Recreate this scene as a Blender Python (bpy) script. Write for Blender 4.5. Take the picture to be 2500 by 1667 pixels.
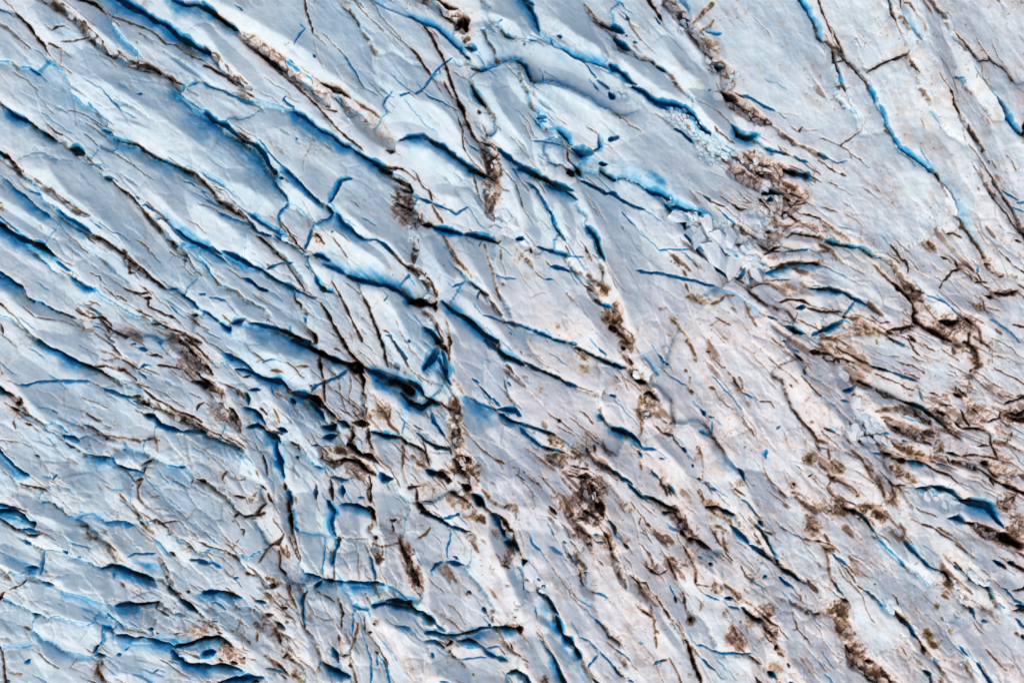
import bpy, bmesh, math, random, heapq
import numpy as np

# ------------------------------------------------------------------ camera, sky, sun, exposure
for o in list(bpy.data.objects):
    bpy.data.objects.remove(o, do_unlink=True)
scene = bpy.context.scene
COL = scene.collection
S = 0.1                      # metres per photo pixel
PW, PH = 2500.0, 1667.0
CAM_H = 600.0
cam_data = bpy.data.cameras.new("camera")
cam = bpy.data.objects.new("camera", cam_data)
COL.objects.link(cam)
cam.location = (0.0, 0.0, CAM_H)
cam.rotation_euler = (0.0, 0.0, 0.0)
cam_data.sensor_width = 36.0
cam_data.lens = 36.0 * CAM_H / (PW * S)
cam_data.clip_start = 1.0
cam_data.clip_end = 8000.0
scene.camera = cam

SUN_AZ = math.radians(215.0)   # compass bearing the light comes from (image up = north)
SUN_EL = math.radians(48.0)
world = bpy.data.worlds.new("World")
scene.world = world
world.use_nodes = True
wn = world.node_tree.nodes
wl = world.node_tree.links
wn.clear()
out = wn.new("ShaderNodeOutputWorld")
bg = wn.new("ShaderNodeBackground")
sky = wn.new("ShaderNodeTexSky")
sky.sky_type = 'NISHITA'
sky.sun_disc = False
sky.sun_elevation = SUN_EL
sky.sun_rotation = SUN_AZ
sky.air_density = 1.0
sky.dust_density = 4.0
sky.ozone_density = 1.0
bg.inputs["Strength"].default_value = 0.15
wl.new(sky.outputs[0], bg.inputs[0])
wl.new(bg.outputs[0], out.inputs[0])

sun_data = bpy.data.lights.new("sun", 'SUN')
sun_data.energy = 0.5
sun_data.angle = math.radians(75.0)
sun_data.color = (1.0, 0.965, 0.93)
sun = bpy.data.objects.new("sun", sun_data)
COL.objects.link(sun)
sun.rotation_euler = (math.pi / 2 - SUN_EL, 0.0, math.pi - SUN_AZ)
sun.location = (0, 0, 300)

scene.view_settings.view_transform = 'Standard'
scene.view_settings.look = 'None'
scene.view_settings.exposure = 0.06
scene.view_settings.gamma = 1.0
scene.render.engine = 'CYCLES'
scene.cycles.max_bounces = 8
scene.cycles.diffuse_bounces = 6
scene.cycles.glossy_bounces = 2
scene.cycles.use_denoising = True
SURVEY = """
@0,0
C 8 0 0|0,90 40,115 95,130
K 25|130,110 200,180 270,270 330,340 400,410 435,475
K 30 .5|0,230 60,260 130,310 195,370
G 90 .9|430,0 560,80 700,170 800,290 900,390 1000,470 1150,560 1300,600 1400,650
K 55|1180,560 1300,580 1400,630 1490,680
K 30|1490,690 1560,720 1690,785
C 3 0 150 .35|930,90 1000,150 1050,240 1120,320 1210,430 1290,510 1400,600 1490,670
K 45|740,0 860,40 930,100 980,130
K 22 .7|980,110 1100,180 1230,230 1380,290 1450,340 1520,400 1600,410 1650,450 1750,520 1867,560
P 1720 460 140 60 30 .6 r
C 60 20 100|1100,0 1200,60 1310,120 1400,190 1500,230 1600,300 1700,370 1800,430 1867,470
C 45 0 140|1560,0 1700,40 1800,30 1867,90
K 9|570,390 680,375 770,355 810,325
K 14|490,290 520,260 600,240
K 10|440,400 530,440 570,450
H 14|570,450 570,560 590,650 620,700 650,850 690,1020 700,1150
C 14 0 0|260,625 320,660 380,700
C 10 0 0|820,940 880,1010 945,1085
C 4 0 0|970,830 1050,940 1130,1030
C 16 0 0|1265,860 1310,865
C 8 0 130|1690,785 1640,840 1700,910 1800,980 1867,1030
U 1570 790 100 40 35 .7
C 8 0 20|1820,750 1760,770 1700,790
C 25 0 90|940,1180 1020,1195 1040,1245 1070,1260 1160,1290 1250,1310 1310,1370 1400,1420 1500,1470 1600,1510 1720,1567
K 18|1150,1290 1250,1310 1310,1370 1400,1420 1500,1470
K 12 .6|770,1120 870,1180 950,1240 1010,1290
K 10 .6|930,1350 1030,1385 1100,1430 1200,1490 1260,1540
C 40 10 60|50,980 110,1040 200,1080 290,1125
C 20 0 70|290,1125 370,1180 440,1230 530,1285
K 30|290,1125 370,1180 440,1230 530,1285
K 12|480,1170 520,1210 590,1240
C 75 20 20|640,1350 700,1350 770,1395
K 30|640,1350 700,1400 770,1410
K 20 .7|790,1430 850,1490 950,1560
C 10 0 0|810,1500 930,1505
K 14|0,920 50,970
C 50 0 40|0,1390 90,1440
K 40|0,1390 90,1440 150,1520 200,1567
F 1 150|650,650 1000,780 1300,950 1600,1150 1867,1350
F .6 80|980,1090 1300,1160 1560,1240 1867,1440
F .6 80|280,60 400,230 520,400
F .8 90|560,60 900,270 1100,420 1250,560
P 350 900 250 200 40 .15 r
@500,0
C 55 0 80|0,60 100,140 200,210 330,300
K 35|0,90 100,140 200,210 330,300
G 120 .8|300,310 430,370 520,450 640,530 760,640 850,720 960,790 1050,850 1120,930 1150,980
K 65|440,440 560,540 640,600 740,660
K 16|380,390 500,510 760,720 900,850 1040,960 1110,1050 1190,1150 1300,1260 1400,1340 1450,1380
K 50|1080,770 1170,810 1250,850 1330,900
K 25|1360,920 1430,980 1520,1030 1590,1080
G 200 .4|1250,900 1400,1030 1550,1170 1680,1300 1720,1370
H 12|1590,1080 1680,1200 1740,1370
K 50|1650,1370 1730,1380
C 14 0 0|1190,890 1240,950 1290,990
K 14|1120,1000 1230,1030
C 12 0 0|1370,1040 1320,1080
C 14 0 0|740,560 800,600 870,655
C 6 0 0|780,555 830,595
C 8 0 0|930,685 1000,740
C 60 0 30|0,430 40,500
G 75 .7|0,450 100,520 150,600 240,660 300,720 350,760 430,830
K 20|0,600 100,650 190,690 260,760 300,790
P 280 720 90 50 40 .6 r
K 12|380,860 450,900
C 10 0 0|0,770 70,795 150,830 270,885 360,915 450,945
C 10 0 0|290,905 380,940 455,965
C 14 0 0|740,880 715,910 800,980 810,1010
C 30 10 120|790,1015 900,1070 980,1130 1060,1190 1150,1220 1250,1310 1350,1370
C 50 5 60|1350,1370 1420,1410 1500,1450 1580,1500 1700,1567
K 25|1600,1500 1700,1530 1800,1540
C 3 0 60 .4|450,900 600,950 720,970 790,1010
C 45 0 180|0,1040 60,1100 200,1150 270,1210 340,1270 470,1330 540,1410 590,1500 640,1567
C 12 0 0|0,1040 100,1090 220,1140
K 30|320,1220 420,1280
C 8 0 0|510,1290 600,1400 680,1490 760,1567
H 8|900,1560 910,1440 980,1300
C 10 0 0|840,1260 850,1275
K 13|905,0 935,110 965,200 990,330
H 8|1000,380 1020,500 1100,640
C 8 0 0|925,260 880,310 840,380 830,425
C 5 0 0|290,65 370,105
C 16 0 0|1000,530 1015,545
C 6 0 0|1330,130 1390,200 1425,265
C 8 0 0|1280,500 1330,600 1400,720 1465,825
K 7 .5|1560,60 1620,170 1720,270 1800,380 1867,450
C 6 100 0 .6|1510,0 1620,60 1720,110 1867,160
C 12 0 0|1720,840 1660,910 1620,980
C 14 0 0|1790,875 1840,865 1867,855
C 28 0 0|1780,1285 1867,1260
F 1.2 170|0,-40 430,180 600,280 830,410 980,500 1100,640 1260,770 1500,960 1620,1080
F .8 90|0,280 200,560 320,700 450,840
F .6 80|480,1240 700,1160 900,1150
@1000,0
C 16 80 0|0,160 100,205 230,250 320,320 400,400 470,470 510,500
K 28|130,235 180,310 230,400 280,500 330,590 370,700 400,820 440,920
K 60|420,900 490,1010 515,1090
K 28|515,1090 560,1210 610,1290 680,1340
K 16|0,440 70,520 130,600 185,695
C 13 0 0|385,530 310,580 210,690 110,840 50,865
C 11 0 0|145,865 220,910 300,935 340,970 390,995
K 9|390,995 440,1030
K 12|310,740 340,820 390,890
G 130 1|640,1310 710,1380 750,1450 780,1567
K 50|640,1310 730,1340 780,1380
K 8|450,1080 480,1180 490,1290 520,1390
C 12 0 0|555,1330 630,1380
H 30|500,570 540,650 555,760
C 46 10 30|555,780 600,850 650,920 690,970
K 30|600,860 650,920 690,975
K 25|630,1010 640,1040
K 12|700,1200 715,1280
C 30 10 70|0,1260 120,1250 220,1300 300,1340 400,1420 500,1490 650,1567
K 25|480,1480 560,1520 650,1567
C 35 0 10|800,1370 870,1430 960,1490 1060,1550 1090,1567
G 60 .8|140,0 200,30 300,110 400,160 470,130
K 150|430,210 500,200 520,310
G 90 1|400,180 470,240 500,320
K 60|420,280 500,220 530,300
K 50|280,20 360,70 440,90
G 60 .8|480,350 560,420
C 30 10 10|520,440 620,470
K 24|500,430 600,480
C 30 0 0|510,510 560,540
F 1.3 120|640,0 660,110 800,160 950,220 1080,340
F 1.3 120|660,110 720,200 680,350 600,500
C 30 10 110|1030,0 1100,80 1150,150 1180,290
C 90 0 0|1060,0 1130,50
C 18 0 0|835,270 880,325 960,355
C 8 0 0|810,210 840,205
C 20 40 0|560,635 650,655 720,640
C 6 90 0|720,650 800,610 930,545
C 28 30 10|970,560 1050,610 1075,700 1100,770
U 950 540 120 50 0 .9
C 14 0 0|1085,370 1160,380
C 12 0 0|1050,400 1040,420
C 10 0 10|1280,350 1310,430
C 24 0 0|1345,345 1385,350
C 6 90 0|1370,470 1480,540 1600,580 1700,590 1820,640
C 20 0 20|1710,740 1770,780 1810,830
C 40 0 0|1815,860 1840,900
C 10 0 0|1600,600 1700,720
C 11 0 0|1670,770 1715,845
C 4 80 0 .6|1120,775 1250,775 1350,810 1470,835
C 6 0 0|1215,670 1225,740 1250,770
C 3 60 0 .4|1460,830 1600,900 1700,970 1820,1010
C 4 0 40 .4|1080,880 1100,950 1180,1000 1240,1040
C 25 0 0|1160,1075 1240,1080
C 10 0 0|1180,1110 1230,1120
K 25|1225,1180 1240,1190
C 11 0 0|1130,1080 1190,1180
C 30 60 0|1330,1190 1430,1270 1480,1330
C 95 20 30|1480,1360 1600,1400 1670,1400
C 22 0 40|1690,1390 1735,1350 1720,1250
C 10 0 0|1140,1290 1300,1315 1410,1340
K 20|1440,1380 1450,1460 1500,1520 1560,1567
C 12 0 0|1250,1490 1320,1510 1400,1505
C 38 0 0|1725,1495 1800,1500
C 28 0 0|1830,1280 1867,1270
K 40|1420,1540 1480,1567
G 60 .6|1600,40 1650,130 1720,210 1800,270 1867,350
K 30|1680,190 1780,240 1867,290
C 40 0 0|1830,600 1867,640
F 1.2 110|1180,150 1350,200 1500,330 1700,430 1830,560
F 1 100|1070,430 1180,410 1400,470 1600,600 1800,800
F 1.3 110|720,650 740,850 850,1050 960,1200 1080,1330
F 1 80|980,620 1050,870 1010,960
F 1.2 110|1090,820 1250,790 1450,850 1700,980 1867,1060
F .8 90|1120,1390 1400,1350
F 1.2 130|0,880 200,960 350,1050 450,1200 540,1400 700,1540
F 1 110|0,1300 150,1330 350,1480 480,1567
@1500,0
C 10 0 0|0,0 40,10 80,60
C 24 0 0|110,140 135,200
K 12 .6|135,200 160,260 220,330 270,385
C 50 0 0|0,260 90,310
C 15 0 0|105,330 120,340
C 55 0 10|0,370 80,430 150,470
G 50 .7|0,440 100,470 200,510 320,555
K 20|320,555 380,590
C 38 0 0|390,600 480,665
C 16 0 0|175,395 215,390
C 14 0 0|530,745 575,770
K 35|320,0 360,60 400,140 430,205
C 16 0 0|370,165 415,235
C 40 10 30|0,630 70,680 140,740 200,770
C 42 10 30|140,790 250,830 330,900 450,940 560,950 640,990 740,1090 800,1170 880,1240
C 30 0 0|340,920 420,960 490,1000
B 60|120,780 90,880 40,880
B 52|520,1000 540,1050 600,1110 640,1060 580,1080 500,1090 680,1110 720,1160 640,1160 700,1210 760,1160 800,1220 740,1260 820,1290 880,1280 905,1260 950,1330 860,1350 780,1310 640,1010 560,1150 700,1080 760,1340 830,1400 900,1400 960,1450 1010,1420 870,1460 790,1410
C 25 0 0|530,1165 620,1220 690,1280 735,1315
G 120 .9|510,30 570,130 650,220 740,330 800,400 870,470 900,540 960,620 1050,680 1060,760 1010,820
B 50|620,210 680,260 740,340 700,240 790,320 610,270 760,270 900,640 840,560 920,540 1080,690 640,230
C 40 10 0|570,170 640,180 700,190
C 70 20 20 .5|630,0 680,80 700,170
C 45 0 0|870,500 885,550
C 55 0 0|880,660 950,620 1010,615
O 40|900,30 830,90 760,180 720,220
O 30|900,180 860,240 800,280
C 10 20 0|830,290 900,320 980,310
K 75|980,830 1040,880 1120,920
C 18 0 0|860,825 890,830
B 110|940,880
G 110 1|1030,960 1130,980 1230,1020 1330,1100 1430,1140
O 60|1250,1060 1330,1110 1430,1130
K 12|1090,840 1180,900
C 16 0 0|1160,870 1280,920 1380,980 1465,1015
C 70 20 60|1070,1150 1120,1230 1200,1260 1290,1225
K 40|1090,1190 1150,1250 1240,1240
O 30|1440,1160 1540,1230 1640,1300 1740,1355 1867,1410
C 22 0 10|1370,1335 1440,1370 1520,1390 1590,1415
C 16 0 0|1640,1420 1700,1470 1770,1480
K 25|1690,1200 1725,1150
H 10|1730,1180 1867,1190
H 10|1480,1030 1620,1045 1680,1060
G 110 .9|1060,1400 1180,1440 1290,1370
G 150 1|1200,1500 1350,1530 1500,1567
B 50|1330,1400 1300,1450 1260,1500 1390,1540 1180,1460 1100,1470
C 16 0 0|980,1360 1040,1400
C 20 40 0|1700,0 1760,90 1810,180 1860,270 1867,350
C 3 50 0 .3|1370,720 1420,750 1480,750
C 30 0 0|0,1270 30,1260
U 50 1500 140 60 20 .7
P 1000 700 250 150 50 .3 r
P 900 430 120 70 30 .7 o
P 1250 1280 120 40 20 .5 o
F 1 90|400,350 500,480 620,640 850,820
F 1 80|480,60 560,180 700,380 800,520 870,680
F 1.1 90|660,780 740,960 860,1100 1060,1300
F .8 80|0,500 200,680 420,830 640,920
F .8 60|1060,1080 1200,1060 1400,1180
G 130 .8|560,60 650,200 760,340 860,460 930,580
G 120 .8|960,600 1030,720 1010,840
G 140 .8|1020,900 1180,1000 1330,1110
G 130 .7|1180,1400 1320,1480 1480,1567
K 22|560,160 640,240 700,330 780,420
K 26|800,470 860,560 900,640
K 20|1000,860 1120,960 1260,1040 1400,1130
K 24|1180,1400 1300,1470 1420,1540
P 1150 1000 260 110 30 .5 r
P 780 380 180 90 50 .5 r
P 1350 1500 220 110 20 .55 r
@2000,0
K 18|10,20 50,130 100,240 120,300
K 18|150,310 180,400 230,510
C 25 0 0|0,340 40,385
C 12 10 0|120,440 140,560 180,680 210,790 235,850
K 14|120,440 140,560 180,680
K 26|200,740 230,840
K 10|145,560 240,560
H 12|235,880 260,940 330,990 400,1100
K 16|240,560 320,640 370,720 430,770
P 250 760 60 60 60 .4 r
C 11 20 0|430,770 490,850 515,940
C 9 25 0|550,960 600,1060 615,1150 660,1230 720,1330
C 18 30 0|720,1330 780,1380 870,1450 950,1520 1000,1567
H 14|510,950 420,1110 380,1190
K 9|380,1190 280,1270 190,1330
K 20|430,665 520,620 590,590 690,545 790,510 815,480
K 18|820,560 850,600 900,665
P 820 520 120 70 0 .4 r
K 16|630,10 650,120 690,200
C 14 0 0|630,10 650,120 690,200
K 12|715,0 735,90
K 14 .7|770,50 820,50 850,120
H 20|850,120 910,200 960,290
C 8 60 0 .5|740,120 800,210 850,300 910,380
H 16|970,0 1050,70 1120,180 1240,320 1330,440
K 15|1240,320 1300,370 1380,500 1430,570
K 11|1430,575 1560,560
C 9 0 0|1060,80 1140,125
K 14|1520,520 1580,575 1660,620 1720,680 1790,770
K 25|1740,700 1770,750
H 18|1450,580 1470,720 1570,820
C 28 20 0|1610,890 1660,980 1710,1080 1760,1160 1830,1230
K 55|1867,1100 1850,1250
K 11 .6|1080,520 1140,600 1200,700
K 20|1165,810 1190,860 1220,960 1260,1060
G 45 .9|1250,1030 1310,1140 1370,1230 1450,1350 1530,1490
C 10 0 0|1225,730 1310,720
C 28 10 0|0,1405 80,1450
C 7 0 0|80,1450 160,1485 260,1470
K 9|40,1490 150,1567
H 12|1780,780 1867,860
P 1150 550 100 40 -20 .4 r
F 1 120|880,0 940,130 1000,350 1080,580 1160,790 1230,980 1400,1330 1430,1567
F .8 110|530,20 700,80 850,330 950,480
F 1 110|1050,70 1330,450 1450,720 1600,910 1720,1120 1867,1330
@0,415
C 18 0 70|60,80 130,160 210,220 270,280 350,350 470,430
G 60 .55|180,10 300,80 420,160 520,230 620,290 720,370 840,430
K 14|330,80 440,170 560,240 680,330 760,390 840,430
K 40|160,0 200,40
C 13 0 0|270,185 330,205 390,225
C 25 0 80|530,360 620,430 700,480 780,540 850,580
K 16 .8|540,420 620,480 660,515 760,570 870,670
K 30|850,590 950,640 1030,690 1120,770
G 60 .9|1030,690 1150,760 1180,860 1280,910 1380,990
K 14|1170,840 1190,940 1240,945
K 20|1180,800 1300,910 1400,1010 1510,1090
C 60 10 110|0,500 100,580 200,620 300,660 400,700 530,780
K 35|230,620 340,670 450,730 520,770
C 10 0 0|0,420 100,500 210,590
K 25|20,505 80,510
C 14 0 20|530,830 640,910
C 20 0 50|650,970 740,1020 790,1070 860,1095
K 16|690,990 740,1020
C 9 0 0|305,775 360,820 430,855
C 40 0 120|0,920 60,980 140,1040 220,1070
K 14|220,1080 260,1150 310,1190
C 18 0 10|250,1150 320,1190 380,1200 460,1250 560,1300 640,1330 700,1355
K 14|550,1295 640,1325 700,1355
K 12|700,1270 760,1310 820,1350
K 35|830,1350 900,1340 960,1360 1020,1420
C 14 0 0|820,1255 880,1285 960,1360 990,1390
C 14 0 0|840,1425 910,1435
B 90|790,1420
K 20|960,1420 1050,1470 1150,1530 1190,1510
K 12|900,1340 1000,1480
K 9 .6|340,1340 560,1370 700,1420 820,1460 900,1510 1000,1567
K 10 .7|0,1200 60,1260 140,1330 220,1450 300,1510
K 30|0,1210 40,1250
C 14 0 20|300,1515 390,1567
K 30 .8|0,1400 20,1500
H 10|600,1100 610,1190 635,1210
H 10|640,560 660,700 680,830 640,880
P 480 480 60 30 0 .3 r
P 25 350 50 40 60 .8 o
K 14|880,965 920,970 940,1005
K 16|1130,1075 1200,1100 1260,1120 1360,1120
K 30|1320,1165 1390,1165
K 12|1360,1170 1365,1240 1450,1280 1530,1330 1610,1360
K 18|1530,1330 1610,1355
H 14|1030,1000 1050,1030
P 1000 850 150 90 20 .3 r
P 1150 1100 250 120 20 .3 r
K 10 .7|1060,1210 1130,1260 1200,1300
K 10|1250,1270 1330,1310 1400,1340
K 25|1380,1400 1480,1410 1560,1460 1680,1490 1800,1560
C 30 0 20|1420,1370 1500,1430
G 60 .9|1640,1470 1720,1520 1820,1567
P 1500 1450 300 120 30 .4 r
H 10|1060,1280 1150,1380 1250,1440 1350,1500
P 1200 1500 200 70 30 .5 r
C 25 0 20|950,70 1050,80
K 26|950,60 1030,100 1090,160 1200,240 1270,310 1330,390
G 40 .8|1300,350 1380,450 1440,520 1500,600
K 20|1330,390 1420,480 1480,570
G 60 .8|1490,580 1560,660 1640,740 1710,810
K 35|1540,640 1590,690
K 10 .7|1700,800 1740,890 1770,920
C 14 0 0|1650,820 1690,840
C 8 0 0|1250,245 1290,265
C 12 0 0|1310,320 1350,310 1440,380
C 6 110 0 .8|1440,450 1510,440 1600,560 1680,630 1740,660
C 40 40 30|1600,530 1700,610 1750,650 1867,700
U 1750 690 140 50 20 .9
C 30 0 20|1640,1130 1720,1180 1810,1270
C 14 0 30|1540,1080 1610,1080
C 9 0 0|1560,1240 1635,1305
C 12 0 0|1830,1130 1867,1130
K 25|1740,1320 1800,1330
K 25 .8|1760,1370 1820,1420
K 30|1680,0 1770,30 1820,70 1867,110
C 9 0 0|1670,105 1790,145
C 9 0 0|1840,195 1867,205
C 6 0 0|890,500 960,540
F 1.1 110|480,0 640,220 800,340 950,470 1090,600 1170,690
F .9 110|1300,130 1500,280 1650,450 1800,600
F .8 80|0,240 200,350 350,450 500,560 620,700
F 1 80|30,450 300,640 500,730 640,890
F .8 90|700,850 780,1020 1000,1160 1200,1240
F .9 110|0,1060 200,1250 400,1350 700,1430
F .8 90|1000,470 1280,860 1560,1060
@500,415
K 30 .8|0,120 80,210 130,290
G 60 .9|90,240 170,300 280,360 380,440
K 16|330,380 410,480 470,560
C 12 0 20|140,385 210,420 270,450 350,480 420,500
C 10 0 0|35,285 110,320 200,350
C 8 50 0 .7|0,40 80,90 185,165
K 9 .5|185,190 240,260
C 22 0 0|410,510 470,560 540,595 610,600
C 24 20 0|640,600 710,630 780,660
C 20 40 0|410,400 500,480 620,550 700,590 780,640
K 22|470,600 540,660 640,740 700,810
G 45 .9|600,720 680,780 740,840
K 16|740,850 800,930 860,1020 920,1100
C 30 0 50 .8|540,0 600,60 680,180 740,250 760,290
C 30 0 0|680,70 720,85
U 640 130 120 70 50 .6
C 12 20 0|760,290 740,340 690,380 670,430 690,520
C 26 0 40|740,0 800,60 890,140 980,220 1060,290 1110,320
C 34 0 20|1110,320 1150,370 1170,400
C 22 0 40|1340,85 1240,100 1200,200 1180,260 1150,300
C 14 40 0|1170,400 1130,450 1030,500
C 30 0 60|1200,400 1260,470 1340,530 1400,590 1460,640
C 22 0 0|1460,640 1570,640 1640,690 1740,780
K 16|1740,780 1800,850 1867,900
C 18 0 0|1010,500 970,580 950,660 920,710
K 22|1010,560 1050,620 1100,680
P 1040 640 90 50 40 .8 r
K 18|750,540 810,610 860,680
K 10|680,460 750,540
K 12|860,680 910,730 950,800
C 20 10 0|760,640 830,700 880,715
K 20|830,690 880,715
B 55|735,620 755,635
B 45|930,770 1010,560
K 30|930,780 950,800
C 12 0 0|1010,960 960,850 920,770
C 34 20 10|1000,770 1080,790 1150,830
C 24 80 0|1090,865 1200,910 1280,960
C 45 120 0|1280,960 1400,1000 1520,1030 1650,1060 1760,1100 1867,1180
C 14 0 10|1867,970 1790,1040 1750,1090
H 12|900,280 960,400 1010,490
H 18|640,450 600,410
P 920 500 100 60 30 .4 r
P 1250 680 120 80 60 .25 r
C 12 0 0|1170,570 1190,550
K 9 .7|1180,620 1240,710 1310,800
K 40|1700,60 1800,110 1867,150
K 30|1780,170 1867,190
K 30|1740,310 1867,360
P 1820 330 140 200 0 .8 k
K 30|1590,0 1680,20
C 30 0 20|0,700 60,710 160,760
C 30 0 60 .8|0,700 80,760 190,830
C 45 5 60|190,740 280,790 400,860 520,920
C 32 5 30|520,920 620,980 700,1020 800,1070 880,1110
C 20 0 0|880,1110 960,1150 1020,1165
C 16 0 0|560,910 650,870 730,855 810,850
C 30 0 5|340,990 430,1020 500,1070 580,1100
C 8 0 0|0,880 60,970 120,1040 200,1060 290,1105
C 10 0 0|50,1160 190,1200
C 24 0 0|0,1300 80,1350 140,1390
C 50 30 30|140,1400 230,1460 240,1430
C 40 20 20|260,1400 340,1370 380,1350
C 34 5 150|420,1390 560,1430 680,1450 780,1490 880,1550 950,1567
K 25|680,1460 780,1500 880,1555
C 8 0 0|790,1420 785,1480
C 24 30 0|1010,950 1030,1030 1090,1100 1170,1110
K 45|1050,1050 1110,1090
K 20|820,1120 840,1190 880,1220 890,1260
C 14 0 0|905,1350 930,1390
K 30|940,1440 990,1490 1010,1567
K 30|1060,1210 1110,1290 1170,1400 1220,1510 1250,1567
K 18|1160,1020 1210,1100 1260,1190 1320,1320 1390,1470 1430,1567
K 26|1440,1150 1500,1260 1540,1370 1590,1530
K 8 .6|1400,1050 1440,1150
C 11 0 0|1640,1190 1680,1140
K 12|1620,1450 1680,1475
C 11 0 0|1650,1505 1710,1510 1730,1560
H 20|1320,1480 1350,1567
F .9 110|100,80 350,140 580,260 660,380
F .9 90|700,100 800,140 950,250 1120,370
F 1 110|1180,280 1350,440 1500,560 1700,680 1840,850
F 1 120|0,330 300,560 600,790
F .9 90|240,1500 390,1400 520,1480
F .9 100|170,1060 350,1320 560,1400 800,1420
F .8 80|960,820 1080,900 1200,900 1300,980
F .9 100|1440,1050 1650,1120 1860,1500
F .9 90|920,480 1030,560 1200,560 1500,760 1750,950
@1000,415
C 45 10 20|1000,0 1100,30 1200,70 1340,130 1500,195
C 30 0 60|1250,130 1400,180 1530,280
K 30|1150,50 1250,100 1350,140
C 24 5 0|1070,110 1160,190 1230,290 1300,420 1330,520 1370,590 1420,650
C 40 0 40|560,0 640,20 740,80
K 60|640,20 720,60 780,110
O 60|760,0 800,70 800,160 820,240
G 90 .9|690,180 740,280 740,400 770,470
P 740 200 140 90 80 .7 k
B 110|820,380 890,410 950,470 790,545 900,560
B 70|870,500 960,520
C 40 0 0|970,620 1040,625
C 22 0 0|730,520 760,540
K 25|830,570 770,560
C 10 0 0|940,0 1000,90
K 12 .8|590,30 620,130 640,260
K 14 .8|970,140 1000,240 1030,340
K 16|170,170 210,270
K 12 .7|60,30 130,150 170,180
C 22 0 0|30,220 120,260 220,300
C 14 10 0|220,300 300,340 370,360 430,405 530,345
O 18|220,320 260,420 300,480
C 45 0 0|0,130 30,190
C 50 10 30|200,510 300,540 400,570 500,580
C 45 10 0|500,580 600,590 700,620 800,660
K 16|600,590 700,625 800,660 830,640
K 50|110,490 210,500
G 110 .95|30,340 70,440 60,530
G 60 .9|60,600 60,700 50,850
G 70 .95|30,900 130,970 200,1080 250,1150
K 30|0,890 100,940 150,980
B 55|170,1150 120,970 50,420
O 22|300,600 360,710 440,830 520,930 570,990
C 12 0 0|360,740 400,800
C 9 0 0|410,880 460,930 490,990
O 14|680,680 710,830 760,970 800,1110 830,1190
K 12|650,650 640,690
O 20|830,720 830,820
H 12|830,820 870,900 880,980
C 8 0 0|790,970 870,975 970,985
O 30|845,1030 865,1035
K 40|1095,710 1105,760
O 40|1050,800 1090,830 1120,890
P 1080 800 100 120 70 .8 o
P 950 750 180 130 70 .45 o
P 1130 950 120 170 70 .4 o
C 24 10 0|1160,705 1260,735 1350,765 1480,790
C 8 0 0|1480,790 1590,800
C 24 10 0|1290,885 1370,900 1460,930
C 9 0 0|1225,1005 1310,1000
C 9 30 0 .6|1440,870 1520,970 1600,1060
K 22|1590,1050 1650,1080
G 36 .8|1620,1080 1690,1180 1740,1220
C 22 0 0|1710,1210 1830,1245
C 50 10 30|1610,500 1660,570 1710,630 1740,740 1760,830
K 25|1700,640 1750,790
K 30 .7|1720,860 1760,930 1750,1000
O 45|1740,1030 1800,1120
P 1740 1080 110 70 40 .8 o
O 90|1780,1310 1830,1330 1867,1380
P 1820 1330 90 90 0 1 o
K 50|1830,1430 1867,1460
P 1620 800 60 120 60 .4 r
K 12|1600,700 1630,770
C 40 60 20|1520,0 1550,40
C 30 10 0|1560,105 1680,160 1790,220 1867,220
C 35 10 0|1740,0 1800,50 1867,80
K 40|1430,20 1500,60
C 55 20 30|0,1190 100,1200 200,1230
K 75|0,1200 130,1210 210,1240 250,1200
K 90|230,1230 240,1290
C 34 40 60|300,1200 400,1290 500,1370 600,1430 680,1500
C 45 0 40|460,1320 580,1410 680,1500 790,1560
K 22|450,1310 560,1390 640,1440
U 430 1270 130 60 45 .8
C 60 10 90 |130,1440 220,1500 270,1567
K 30|240,1390 280,1500 300,1567
O 20|250,1100 240,1160
C 18 0 0|540,1020 600,1080 650,1100
K 26|550,1030 640,1110 720,1150
C 18 0 0|640,1120 610,1180
C 12 0 0|400,1070 500,1020
K 22 .9|720,1170 780,1250 840,1330
C 13 0 0|670,1325 760,1350 850,1390
K 10|850,1395 920,1405
C 20 0 0|890,1405 1000,1420 1120,1460
C 24 0 5|1120,1460 1220,1500 1330,1545 1410,1567
C 9 0 0|900,1480 930,1500
K 9 .5|1100,1170 1180,1130 1260,1130
P 1100 1200 300 220 40 .25 r
P 1370 1430 160 60 10 .5 o
P 1500 1500 250 100 40 .3 r
P 330 1450 40 110 10 .5 o
O 14|330,1350 370,1540
K 25|360,1520 380,1567
F 1 100|180,600 230,780 320,930 400,1050
F 1.1 110|440,640 600,900 740,1120 840,1300
F .8 70|680,650 760,900 860,1250
F 1.1 110|900,20 1000,330 1040,560 1180,650
F 1 90|1080,120 1150,250 1250,400 1330,560
F 1 110|1340,230 1430,550 1480,740
F 1.3 130|1520,110 1660,430 1740,680 1820,950 1867,1080
F 1 100|280,1210 400,1420 480,1567
F .8 90|400,1100 560,1200 800,1420 900,1567
F .9 90|200,200 430,260 600,150
F .9 100|1480,1180 1650,1380 1750,1567
@1500,415
C 10 140 0 .7|0,80 130,75 220,130 280,180 360,210
C 45 60 0|290,180 380,220 450,240 520,290
C 40 50 0|480,330 560,330 650,370 750,400 880,450
C 30 20 20|450,300 500,350 540,360
C 24 10 0|0,225 80,290 180,330 270,350
C 34 0 10|640,590 700,650 780,740 850,800 920,850 980,920 1030,970
C 50 0 0|920,860 970,930
K 20|930,870 980,930
C 60 20 20|630,410 650,500 640,540
U 760 480 260 110 30 .6
U 1000 780 300 150 45 .5
B 150|570,420 1050,600 770,620
B 220|900,760
B 210|1080,880
B 150|1290,930 930,600 850,470
B 70|690,490 730,540 800,530 860,540 640,450 1100,720 1180,700 1010,690 1220,800 1280,800 1140,780 1200,740
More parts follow.
